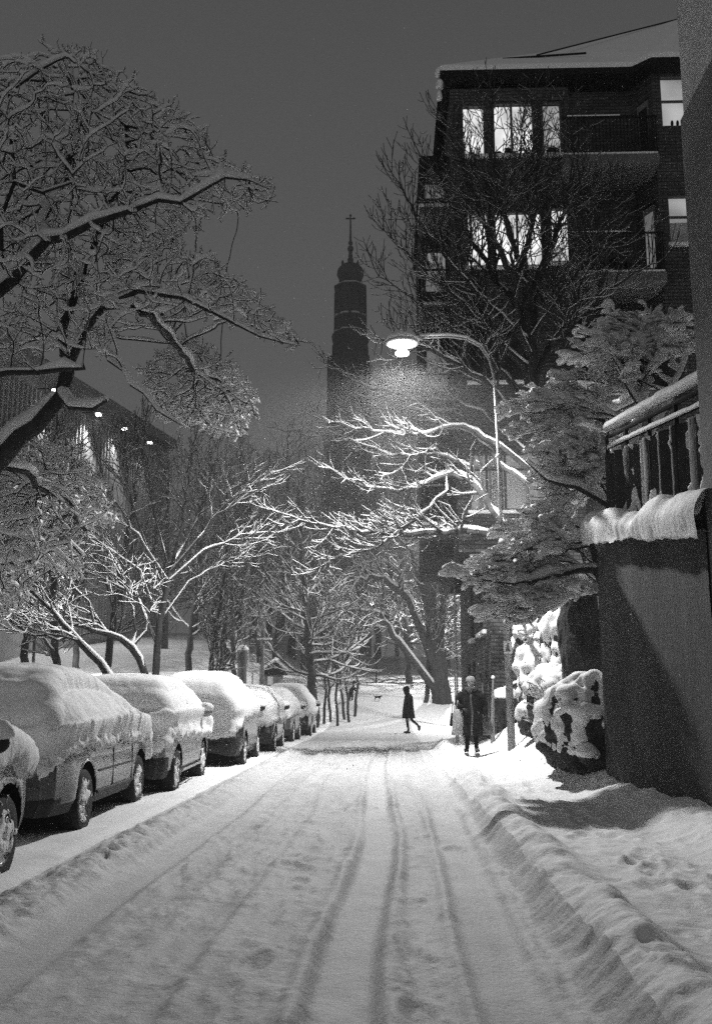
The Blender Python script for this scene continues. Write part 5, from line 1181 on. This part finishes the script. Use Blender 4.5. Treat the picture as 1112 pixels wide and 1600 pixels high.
for x, y, t, z in ((-.11, -.06, 0, .05), (.095, -.20, .12, .055)):
    m = MB(); loft(m, [(x, y, z-.055, .045, .12), (x, y, z-.03, .048, .125), (x, y+.02, z+.0, .042, .10), (x, y+.05, z+.05, .045, .055), (x, y+.05, z+.10, .05, .055)], 16); s_ = m.build('shoe', M['shoe'], wo, True)
    o = snow_lump('shoe_snow', s_, (x, y-.05, z+.01), (.04, .05, .02), int(t*10), 12, 8)
hand('glove', (-.175, -.12, 1.02), (.55, -.75, -.35), (0, .2, -1), M['glove'], wo, .65, -1); hand('glove', (.275, -.04, .89), (.05, -.1, -1), (-1, 0, 0), M['glove'], wo, .6, 1)
def bag(label, mt, c, w, dpt, h, top, name='shopping_bag', sg=0):
    o = empty(name, (wp_[0]+c[0], wp_[1]+c[1], wz+c[2]+.02), label=label, cat='bag'); m = MB()
    loft(m, smoothrings([(0, 0, 0, w*.40, dpt*.45), (0, 0, .02, w*.50, dpt*.55), (sg, 0, h*.35, w*.5, dpt*.6), (sg*.5, 0, h*.75, w*.42, dpt*.42), (0, 0, h, w*.33, dpt*.2)], 3), 20, wob=.16, seed=c[0]*9); m.build('sack', mt, o, True)
    m = MB()
    for s in (-1, 1): m.tube([(s*w*.2, s*.015, h*.97), (s*.02, s*.012, (h+top)/2), (0, 0, top), ], [.008, .007, .007], 6)
    m.build('handles', mt, o, True); return o
bag('light canvas bag hanging from the bent arm of the person in the knitted hat', M['bag'], (-.27, -.06, .40), .26, .14, .52, .70)
bag('dark grey bag held low at the side of the person in the knitted hat', M['bagdark'], (.275, .02, .40), .30, .16, .34, .42)
bag('small black bag peeping out behind the light canvas bag', M['black'], (-.36, .10, .58), .14, .14, .26, .50, 'handbag')
# hooded walker crossing
h_ = unp(638, 1137, 38.5); hz_ = gzf(h_[0], h_[1])
ho = empty('person', (h_[0], h_[1], hz_), label='hooded figure in a black coat striding left across the far end', cat='person')
V = [(.01, 0, .90), (.01, 0, 1.1), (.02, 0, 1.28), (.01, 0, 1.42), (-.03, 0, 1.50), (-.08, 0, 1.60), (-.09, 0, 1.66), (-.02, -.08, .86), (-.06, -.08, .5), (.0, -.08, .10), (-.12, -.08, .04),
     (.03, .08, .86), (.12, .08, .50), (.36, .08, .30), (.40, .08, .15), (.02, -.18, 1.38), (.08, -.21, 1.12), (-.06, -.19, .94), (.02, .18, 1.38), (.06, .21, 1.12), (-.06, .19, .94)]
skin_mesh('body', V, Ed, Rr, M['black'], ho)
m = MB(); m.ball((-.10, 0, 1.60), (.085, .07, .105), 18, 12); m.ball((-.185, 0, 1.59), (.016, .012, .02)); m.m = 1; m.ball((-.165, -.03, 1.62), (.008, .012, .006)); m.ball((-.165, .03, 1.62), (.008, .012, .006)); m.build('head', [M['skin'], M['eye']], ho, True)
m = MB(); loft(m, smoothrings([(.0, 0, .56, .25, .19), (.0, 0, .8, .225, .18), (.005, 0, 1.05, .195, .17), (.015, 0, 1.25, .175, .19), (.02, 0, 1.38, .15, .18), (-.01, 0, 1.46, .10, .11), (-.03, 0, 1.50, .08, .08)], 3), 28, wob=.05, seed=8)
for s in (-1, 1): m.tube([(.02, s*.17, 1.37), (.06, s*.2, 1.24), (.075, s*.215, 1.12), (.02, s*.21, 1.02), (-.05, s*.19, .94)], [.075, .075, .07, .062, .058], 12)
cw = m.build('coat', M['black'], ho, True)
m = MB(); loft(m, smoothrings([(-.02, 0, 1.44, .10, .11), (-.055, 0, 1.50, .105, .105), (-.07, 0, 1.58, .125, .10), (-.075, 0, 1.66, .13, .105), (-.06, 0, 1.73, .11, .085), (-.04, 0, 1.765, .04, .03)], 3), 22, wob=.04); m.build('hood', M['black'], ho, True)
m = MB(); m.ball((-.06, -.08, .045), (.14, .05, .045), 14, 8); m.build('shoe', M['shoe'], ho, True)
m = MB(); m.tube([(.34, .08, .29), (.41, .08, .25), (.40, .08, .13), (.37, .08, .11)], [.045, .055, .05, .03], 10); m.build('shoe', M['shoe'], ho, True)
for s in (-1, 1): hand('glove', (-.055, s*.19, .94), (-.4, 0, -1), (0, -s, 0), M['black'], ho, .5, s)
# child at the far end of the road, bending with one arm out
k_ = unp(548, 1090, 52.5); kz = gzf(k_[0], k_[1])
ko = empty('person', (k_[0], k_[1], kz), label='small child in dark clothes stooping by the road-end tree clump, arm outstretched', cat='person')
V = [(0, 0, .42), (.03, 0, .55), (.08, 0, .66), (.13, 0, .74), (.18, 0, .82), (-.05, -.05, .40), (-.04, -.05, .2), (-.06, -.05, .04), (.0, -.05, .03), (.06, .05, .40), (.08, .05, .2), (.05, .05, .04), (.12, .05, .03), (.12, -.10, .68), (.24, -.12, .62), (.36, -.12, .64), (.12, .10, .68), (.2, .14, .55), (.28, .14, .46)]
skin_mesh('body', V, [(0, 1), (1, 2), (2, 3), (3, 4), (0, 5), (5, 6), (6, 7), (7, 8), (0, 9), (9, 10), (10, 11), (11, 12), (2, 13), (13, 14), (14, 15), (2, 16), (16, 17), (17, 18)], [.12, .12, .11, .05, .06, .075, .06, .045, .04, .075, .06, .045, .04, .055, .045, .035, .055, .045, .035], M['black'], ko)
m = MB(); m.ball((.20, 0, .88), (.095, .09, .105), 14, 10); m.ball((.29, 0, .87), (.015, .012, .015)); m.build('head', M['skin'], ko, True)
m = MB(); m.ball((.185, 0, .915), (.11, .105, .10), 14, 10); m.ball((.17, 0, 1.02), (.03, .03, .03)); m.build('bobble_hat', M['black'], ko, True)
for p, s in (((.36, -.12, .64), -1), ((.28, .14, .46), 1)): hand('mitten', p, (1, 0, -.1), (0, 0, -1), M['black'], ko, .4, s)
# small dark dog
d_ = unp(590, 1090, 52.5); dz_ = gzf(d_[0], d_[1])
dg_ = empty('dog', (d_[0], d_[1], dz_), label='small black dog nosing the snow to the right of the child', cat='dog'); dg_.scale = (.75, .75, .75)
V = [(-.16, 0, .24), (0, 0, .25), (.13, 0, .25), (.20, 0, .29), (.25, 0, .31), (.32, 0, .27), (-.22, 0, .30), (-.27, 0, .37),
     (-.16, -.05, .17), (-.20, -.05, .10), (-.17, -.05, .02), (-.16, .05, .17), (-.20, .05, .10), (-.17, .05, .02), (.13, -.05, .16), (.12, -.05, .08), (.13, -.05, .02), (.13, .05, .16), (.12, .05, .08), (.13, .05, .02)]
skin_mesh('body', V, [(0, 1), (1, 2), (2, 3), (3, 4), (4, 5), (0, 6), (6, 7), (0, 8), (8, 9), (9, 10), (0, 11), (11, 12), (12, 13), (2, 14), (14, 15), (15, 16), (2, 17), (17, 18), (18, 19)], [.065, .065, .08, .05, .05, .025, .02, .012, .035, .02, .018, .035, .02, .018, .03, .02, .018, .03, .02, .018], M['black'], dg_)
for s in (-1, 1): MB().ball((.24, s*.04, .33), (.02, .012, .035)).build('ear', M['black'], dg_, True)
# ------------------------------------------------------------------ rocks and snow bank right of the pavement
def boulder(c, r, seed, label, thr=.25, streak=0, n=130, k=90, thick=.12, name='boulder', rough=.34, lowsnow=0):
    o = empty(name, c, label=label, cat='rock')
    th = np.linspace(0.001, math.pi-.001, k)[:, None]; ph = np.linspace(0, 2*math.pi, n)[None, :]
    x = np.sin(th)*np.cos(ph); y = np.sin(th)*np.sin(ph); z = np.cos(th)+0*ph
    f = 1+rough*fbm(x*1.6+seed, y*1.6, z*1.6, o=5, seed=seed, g=.55)+.12*np.abs(vnoise(x*3+seed, y*3, z*3, seed))
    G = np.stack([r[0]*x*f, r[1]*y*f, r[2]*z*f], 2); G[:, -1] = G[:, 0]
    N = grid_normals(gsmooth(G, 8)); F = gfaces(k, n); mk('stone', G.reshape(-1, 3), F, M['rock'], o)
    st = fbm(G[..., 0]*11+seed, G[..., 1]*11, G[..., 2]*2.2, o=4, seed=seed+3); nz = N[..., 2]
    s = nz-thr-.12+.75*fbm(G[..., 0]*2.4, G[..., 1]*2.4, G[..., 2]*1.8+seed, o=5, seed=seed+6, g=.6)+streak*st
    on = sstep(-.08, .10, s); t = on*(.025+.7*thick*sstep(0, .8, nz+.25)*(1+.15*fbm(G[..., 0]*3, G[..., 1]*3, G[..., 2]*3, o=2, seed=seed+8))*sstep(.0, .5, s))-.03*(1-on)
    Sg = gsmooth(G+N*t[..., None], 3); Sg[on < .5] = (G-N*.02)[on < .5]; mk('snow_cap', Sg.reshape(-1, 3), F, M['snow'], o)
    return o
def P3(px, py, d, dz=0): p = unp(px, py, d); return (p[0], p[1], p[2]+dz)
boulder(P3(925, 1140, 14.0), (.66, .7, .62), 25, 'big dark boulder against the wall end, its face streaked with snow', thr=.0, streak=1.3, rough=.42)
boulder(P3(868, 1150, 14.9), (.28, .5, .42), 6, 'rounded boulder powdered with snow left of the streaked one', thr=-.1, streak=.5)
boulder(P3(893, 1168, 13.6), (.14, .16, .14), 7, 'small pointed stone with a white cap at the boulder foot', thr=.1, n=60, k=40, thick=.08)
boulder(P3(917, 1183, 13.35), (.10, .12, .10), 8, 'smallest snow-capped stone nearest the wall foot', thr=-.2, n=60, k=40, thick=.08)
boulder(P3(848, 1070, 19.4), (.5, .8, .75), 9, 'rock outcrop heaped with brightly lit snow behind the lamp post', thr=-.25, streak=.5, thick=.16)
boulder(P3(870, 1100, 17.2), (.42, .6, .55), 10, 'lower bright snowy rock between the outcrop and the boulders', thr=-.3, streak=.5, thick=.16)
boulder(P3(852, 1000, 20.2), (.6, .8, .7), 11, 'upper snow-heaped rock under the hanging branches', thr=-.15, streak=.5, thick=.18, rough=.4)
boulder(P3(885, 1020, 18.5), (.45, .7, .8), 12, 'tall snow-plastered rock beside the dark hollow', thr=-.3, streak=.5, thick=.16, rough=.35)
boulder(P3(905, 1000, 15.6), (.32, .5, .95), 13, 'dark bare rock face in the hollow by the wall', thr=.75, streak=.3, rough=.2)
boulder(P3(828, 1125, 19.0), (.22, .35, .3), 14, 'small bright snowy rock directly right of the lamp post', thr=-.2, n=70, k=50, thick=.1)
# twiggy bush in the lit snow
sk = Sk(91); HB = dict(step=.08, up=.15, tipup=1, wob=.18, rmin=.005, p=(0, .45, .5), ang=(25, 60))
r0 = sk.node(np.array(P3(872, 1150, 16.6)), -1, .02); 
for k in range(16):
    a = k*.4; twig(sk, r0, np.array((math.cos(a)*.6, math.sin(a)*.5, 1.))/1.3, sk.rng.uniform(.5, 1.1), .010, 2, HB)
tree_object('bare_bush', sk, P3(872, 1150, 16.6), 'bare twiggy bush sprouting from the bright snow before the rocks', cat='bush', thick=.02, h0=.012, wide=.5, hr=.8, thr=.3)
sk = Sk(92); n0 = 1; sk.node(np.array(P3(850, 1040, 20.5)), -1, .05)
A = cloud([(800, 940), (850, 930), (890, 930), (895, 1000), (860, 1040), (810, 1060), (800, 1000)], 18.6, 20.6, 520, sk.rng)
colonize(sk, A, step=.09, kill=.13, reach=3, iters=60, jit=.35); relax(sk, 1); pipe(sk, .005, 2.6, 1)
tree_object('snow_filled_bush', sk, P3(850, 1040, 20.5), 'bush packed with bright snow below the hanging branches', cat='bush', thick=.03, h0=.03, wide=.8, hr=1.0, thr=.1)
# ------------------------------------------------------------------ posts, signs and small things
def gat(px, py, d): p = unp(px, py, d); return (p[0], p[1], gzf(p[0], p[1]))
o = empty('slim_pole', gat(713, 1090, 30), label='tall slim pole standing behind the person in the knitted hat', cat='pole')
b0 = o.location.copy(); tp = unp(711, 875, 30)
m = MB().tube([(0, 0, -.1), (0, 0, unp(712, 1028, 30)[2]-b0[2])], .055, 10); m.tube([(0, 0, unp(712, 1028, 30)[2]-b0[2]), (0, 0, tp[2]-b0[2])], [.035, .03], 10); m.ball((0, 0, unp(712, 946, 30)[2]-b0[2]), .06); m.build('pole', M['steel'], o, True)
snow_lump('bracket_snow', o, (-.04, 0, unp(712, 1026, 30)[2]-b0[2]), (.13, .08, .09), 3, 12, 8)
o = empty('path_lamp', gat(687, 1092, 52.5), label='short unlit path lamp wearing a wide flat cap of snow', cat='street lamp'); b0 = o.location.copy(); zt = unp(687, 985, 52.5)[2]-b0[2]
m = MB().tube([(0, 0, -.1), (0, 0, .9)], .10, 10); m.tube([(0, 0, .9), (0, 0, zt)], .05, 10); m.build('pole', M['steel'], o, True)
m = MB().lathe([(.1, 0), (.34, .05), (.34, .12), (.1, .16)], (0, 0, zt), 18); m.build('shade', M['greypaint'], o, True); snow_lump('shade_snow', o, (0, 0, zt+.15), (.40, .40, .20), 8, 18, 10)
z = unp(687, 1028, 52.5)[2]-b0[2]; m = MB().box(-.02, .22, -.08, -.06, z-.25, z+.25); s_ = m.build('small_sign', M['signw'], o); MB().box(.04, .16, -.092, -.081, z-.16, z+.16).build('sign_field', M['greypaint'], s_)
# marker stake with a bin under a snow cushion, hand rail
o = empty('marker_stake', gat(771, 1150, 23.6), label='rough leaning stake tipped with snow beside the brick house foot', cat='stake'); m = MB().tube([(-.03, 0, -.1), (-.02, 0, .5), (.0, 0, 1.0), (.015, 0, 1.42)], [.05, .045, .03, .022], 8); m.build('stake', M['wood'], o); snow_lump('tip_snow', o, (.015, 0, 1.44), (.05, .05, .06), 2, 10, 7)
o = empty('grit_bin', gat(790, 1140, 24.3), label='dark bin under a thick snow cushion between stake and lamp post', cat='bin'); m = MB(); loft(m, [(0, 0, -.05, .17, .2), (0, 0, .3, .22, .25), (0, 0, .62, .27, .28), (0, 0, .66, .28, .29)], 20); m.build('bin', M['plastic'], o, True); snow_lump('bin_snow', o, (0, 0, .72), (.32, .32, .24), 5)
o = empty('hand_rail', gat(775, 1100, 24.6), label='snowy sloping hand rail on the brick wall behind the grit bin', cat='railing'); z = unp(790, 1072, 24.9)[2]-o.location.z
m = MB().tube([(.0, .3, z-.2), (.45, .3, z+.02), (.9, .3, z+.25)], .025, 8); m.tube([(.05, .3, z-.18), (.05, .3, -.1)], .02, 6); m.build('rail', M['iron'], o, True); MB().tube([(.02, .3, z-.15), (.45, .3, z+.06), (.9, .3, z+.29)], .035, 8).build('rail_snow', M['snow'], o, True)
# signs and street furniture behind the cars
def bxl(m, x0, x1, y0, y1, z0, z1): return m.box(x0, x1, y0, y1, z0, z1)
D = 41
o = empty('notice_post', gat(409, 1072, D), label='thick wooden post carrying a snowy crossbar right of the parking signs', cat='post'); b0 = o.location.copy(); zt = unp(408, 977, D)[2]-b0[2]
m = MB().tube([(0, 0, -.1), (0, 0, zt)], [.11, .08], 10); z = unp(408, 1000, D)[2]-b0[2]; m.box(-.22, .36, -.06, .02, z-.05, z); m.build('post', M['wood'], o)
MB().box(-.24, .38, -.08, .04, z+.002, z+.09).build('bar_snow', M['snow'], o, bevel=.03); zz = unp(408, 1022, D)[2]-b0[2]; MB().box(-.30, -.1, -.12, -.06, zz-.35, zz+.35).build('notice_board', M['signd'], o)
o = empty('parking_sign', gat(394, 1072, D-.6), label='parking sign with a white P above smaller plates, behind the fourth car', cat='sign'); b0 = o.location.copy()
m = MB().tube([(0, .05, -.1), (0, .05, unp(394, 985, D)[2]-b0[2])], .03, 8); m.build('pole', M['steel'], o, True)
def plate(y0, y1, nm, mt):
    z1, z0 = unp(394, y0, D)[2]-b0[2], unp(394, y1, D)[2]-b0[2]; return MB().box(-.15, .15, -.01, .01, z0, z1).build(nm, M[mt], o), z0, z1
q, z0, z1 = plate(986, 997, 'parking_plate', 'signd'); zc = (z0+z1)/2; hgt = (z1-z0)*.38
lt = MB().box(-.06, -.035, -.016, -.0105, zc-hgt, zc+hgt); lt.box(-.034, .03, -.016, -.0105, zc+hgt-.025, zc+hgt); lt.box(-.034, .03, -.016, -.0105, zc-.012, zc+.012); lt.box(.031, .055, -.016, -.0105, zc-.004, zc+hgt-.008); lt.build('letter', M['signw'], q)
q, z0, z1 = plate(998, 1003, 'car_plate', 'signd'); zc = (z0+z1)/2
lt = MB().box(-.09, .09, -.016, -.0105, zc-.03, zc); lt.box(-.05, .05, -.016, -.0105, zc+.002, zc+.03); lt.build('car_symbol', M['signw'], q)
q, z0, z1 = plate(1004, 1009, 'hours_plate', 'signd'); zc = (z0+z1)/2; lt = MB()
for k in range(5): lt.box(-.10+.045*k, -.07+.045*k, -.016, -.0105, zc-.02, zc+.02)
lt.build('figures', M['signw'], q)
q, z0, z1 = plate(1011, 1022, 'lower_plate', 'greypaint'); lt = MB()
for k in range(4): lt.box(-.11, .09-.02*k, -.016, -.0105, z1-.05-.055*k, z1-.03-.055*k)
lt.build('text_lines', M['signd'], q)
q, z0, z1 = plate(1024, 1037, 'text_plate', 'signw'); lt = MB()
for k in range(4): lt.box(-.12, .10-.03*(k % 2), -.016, -.0105, z1-.07-.07*k, z1-.05-.07*k)
lt.build('text_lines', M['signd'], q)
o = empty('round_lantern', gat(348, 1060, 38), label='black round-headed lantern on a stand behind the third parked car', cat='lantern'); b0 = o.location.copy(); zc = unp(348, 1024, 38)[2]-b0[2]
m = MB().tube([(0, 0, -.1), (0, 0, zc-.3)], .06, 8); m.box(-.33, .33, -.1, .1, zc-.42, zc-.36); m.box(-.33, .33, -.1, .1, zc-.54, zc-.48); m.build('stand', M['iron'], o)
m = MB().ball((0, 0, zc), (.30, .28, .34), 22, 14); m.lathe([(.12, 0), (.10, .1), (.03, .14)], (0, 0, zc+.32), 12); m.build('globe', M['glass'], o, True); snow_lump('lantern_snow', o, (0, 0, zc+.42), (.16, .16, .12), 4, 12, 8); MB().box(-.34, .34, -.11, .11, zc-.358, zc-.32).build('stand_snow', M['snow'], o, bevel=.015)
o = empty('pole_tripod', gat(336, 1060, 37.4), label='tall A-frame of two dark poles leaning together left of the lantern', cat='pole frame'); m = MB(); zt = unp(352, 958, 37.4)[2]-b0[2]; m.tube([(-.3, 0, -.1), (.38, 0, zt)], .05, 8); m.tube([(-.05, .1, -.1), (.42, 0, zt)], .05, 8); m.tube([(.36, 0, zt*.82), (.40, .0, zt*.5)], .03, 6); m.build('poles', M['bark2'], o, True)
o = empty('bollard_column', gat(378, 1062, 39), label='squat pale column with a snow top between lantern and parking sign', cat='column'); b0 = o.location.copy(); zt = unp(378, 1016, 39)[2]-b0[2]; m = MB().lathe([(.18, -.1), (.18, zt-.5), (.21, zt-.48), (.21, zt)], (0, 0, 0), 16); m.box(-.12, .12, -.22, -.18, zt-.4, zt-.15); m.build('column', M['concrete'], o); snow_lump('top_snow', o, (0, 0, zt+.02), (.24, .24, .2), 6, 14, 9)
o = empty('garden_hut', gat(427, 1072, 46), label='tiny dark hut with a snowy pitched roof near the parking sign', cat='hut'); b0 = o.location.copy(); zt = unp(427, 1053, 46)[2]-b0[2]
m = MB().box(-.38, .38, -.35, .6, -.1, zt); m.build('walls', M['wood'], o); MB().box(-.22, .02, -.375, -.352, zt-.5, zt-.12).build('window', M['winlow'], o)
m = MB(); m.add([(-.6, -.5, zt-.05), (.6, -.5, zt-.05), (.15, -.5, zt+.5), (-.6, .8, zt-.05), (.6, .8, zt-.05), (.15, .8, zt+.5)], [(0, 1, 2), (5, 4, 3), (0, 2, 5, 3), (1, 4, 5, 2), (0, 3, 4, 1)]); m.build('roof', M['iron'], o)
m = MB(); m.add([(-.62, -.48, zt+.02), (.15, -.48, zt+.58), (.15, .82, zt+.58), (-.62, .82, zt+.02), (-.64, -.48, zt+.14), (.15, -.48, zt+.76), (.15, .82, zt+.76), (-.64, .82, zt+.14)], [(0, 1, 2, 3), (7, 6, 5, 4), (0, 4, 5, 1), (1, 5, 6, 2), (2, 6, 7, 3), (3, 7, 4, 0)]); m.build('roof_snow', M['snow'], o, bevel=.05)
o = empty('picket_fence', gat(446, 1082, 46), label='short white picket fence sloping down beside the tiny hut', cat='fence'); b0 = o.location.copy(); zt = unp(446, 1062, 46)[2]-b0[2]; m = MB()
for k in range(7):
    x = -.33+.13*k; z = zt+.05*(k-3)*.7; m.hexa([(x, 0, z-.75), (x+.07, 0, z-.75), (x+.07, .02, z-.75), (x, .02, z-.75), (x+.02, 0, z), (x+.09, 0, z), (x+.09, .02, z), (x+.02, .02, z)])
m.box(-.36, .55, .022, .04, zt-.55, zt-.5); m.build('pickets', M['signw'], o)
# distant lamps
for px, py, d, pw, lb in ((640, 829, 44, 500, 'snow-capped lit lamp hanging in the distance behind the white limbs'), (581, 943, 62, 60, 'faint pair of far lamps low in the trees under the church tower')):
    p = unp(px, py, d); zg = gzf(p[0], p[1]); o = empty('distant_lamp', (p[0], p[1], zg), label=lb, cat='street lamp', group='distant lamps'); h = p[2]-zg; r = .34 if d < 60 else .2
    pxx = 1.95 if d < 60 else .25; m = MB().tube([(pxx, .2, -.1), (pxx, .2, h+.35), (pxx-.2, .2, h+.5), (.0, .1, h+.25)], .05, 8); m.build('pole', M['iron'], o, True)
    m = MB().lathe([(r*.9, 0), (r, .06), (r*.5, .2)], (0, 0, h+.08), 16); m.build('shade', M['greypaint'], o, True); MB().ball((0, 0, h), (r*.55, r*.55, .1), 14, 8).build('bulb', M['flood'], o, True)
    snow_lump('shade_snow', o, (0, 0, h+.26), (r, r, .16), 3, 14, 8); lamp('distant_lamp_light', 'POINT', (p[0], p[1]-.1, p[2]-.25), pw, .2)
o = empty('yard_lamp', (-13.5, 38, gzf(-13.5, 38)), label='lamp on a post lighting the snowy yard behind the fan-shaped tree', cat='street lamp'); m = MB().tube([(0, 0, -.1), (0, 0, 5.2)], .06, 8); m.build('pole', M['iron'], o, True); MB().lathe([(.3, 0), (.32, .05), (.1, .2)], (0, 0, 5.1), 14).build('shade', M['greypaint'], o, True); MB().ball((0, 0, 5.05), (.15, .15, .08)).build('bulb', M['flood'], o, True)
lamp('yard_light', 'SPOT', (-13.5, 38, gzf(-13.5, 38)+4.9), 4200, .2, (-12, 42, 0), 150, .3)
o = empty('clearing_lamp', (6.5, 62, gzf(6.5, 62)), label='lamp on a tall post beyond the brick house lighting the clearing', cat='street lamp'); m = MB().tube([(0, 0, -.1), (0, 0, 8.2)], .07, 8); m.tube([(0, 0, 8.2), (-2.2, -.5, 8.5)], .05, 8); m.build('pole', M['iron'], o, True); MB().lathe([(.3, 0), (.32, .05), (.1, .2)], (-2.2, -.5, 8.3), 14).build('shade', M['greypaint'], o, True); MB().ball((-2.2, -.5, 8.25), (.15, .15, .08)).build('bulb', M['flood'], o, True)
lamp('clearing_light', 'SPOT', (4.3, 61.5, gzf(6.5, 62)+8.1), 7500, .2, (1.5, 54, 0), 150, .3)
lamp('junction_light', 'SPOT', (4.6, 42, 8.6), LIGHTS['junction']*1.8, .2, (1.5, 41, 0), 146, .3)
o = empty('junction_lamp', (7.0, 42.3, gzf(7, 42.3)), label='street lamp at the junction hidden behind the brick house', cat='street lamp'); m = MB().tube([(0, 0, -.1), (0, 0, 8.4), (-.4, -.1, 8.9), (-2.4, -.3, 9.0)], .05, 8); m.build('pole', M['iron'], o, True); MB().lathe([(.3, 0), (.32, .05), (.1, .2)], (-2.4, -.3, 8.8), 14).build('shade', M['greypaint'], o, True)
# ------------------------------------------------------------------ falling snow and night haze
rng = np.random.RandomState(4); pts = []
c = np.array(HD)
n1 = 1100; u = rng.rand(n1)**.5; a = rng.rand(n1)*2*math.pi; hgt = .45+rng.rand(n1)**.75*3.2
pts.append(np.stack([c[0]+np.cos(a)*u*(.25+hgt*.75), c[1]+np.sin(a)*u*(.25+hgt*.75), c[2]-.3-hgt], 1))
n2 = 2600; pts.append(np.stack([rng.uniform(-9, 5, n2), rng.uniform(9, 34, n2), rng.uniform(.5, 12, n2)], 1))
P = np.concatenate(pts); r = np.r_[rng.uniform(.004, .008, n1), rng.uniform(.005, .010, n2)]
oc = np.array(((1, 0, 0), (-1, 0, 0), (0, 1, 0), (0, -1, 0), (0, 0, 1), (0, 0, -1.))); V = (P[:, None]+oc[None]*r[:, None, None]).reshape(-1, 3)
f = np.array(((0, 2, 4), (2, 1, 4), (1, 3, 4), (3, 0, 4), (2, 0, 5), (1, 2, 5), (3, 1, 5), (0, 3, 5))); F = (f[None]+np.arange(len(P))[:, None, None]*6).reshape(-1, 3)
tag(mk('falling_snow', V, F, M['twigsnow'], smooth=False), 'fine snowflakes drifting in the light below the street lamp', 'snowflakes', kind='stuff')
m = MB().box(-330, 330, -60, 640, -3, 95); m.build('haze', M['snow']); hz = bpy.data.objects['haze']; hz['kind'] = 'stuff'; tag(hz, 'thin winter night haze filling the whole street', 'haze')
hm = bpy.data.materials.new('night_haze'); hm.use_nodes = True; n = hm.node_tree; n.nodes.clear(); ou = n.nodes.new('ShaderNodeOutputMaterial'); pv = n.nodes.new('ShaderNodeVolumePrincipled')
pv.inputs['Color'].default_value = (1, 1, 1, 1); pv.inputs['Density'].default_value = .0018; pv.inputs['Anisotropy'].default_value = .2; n.links.new(pv.outputs[0], ou.inputs['Volume']); hz.data.materials.clear(); hz.data.materials.append(hm)
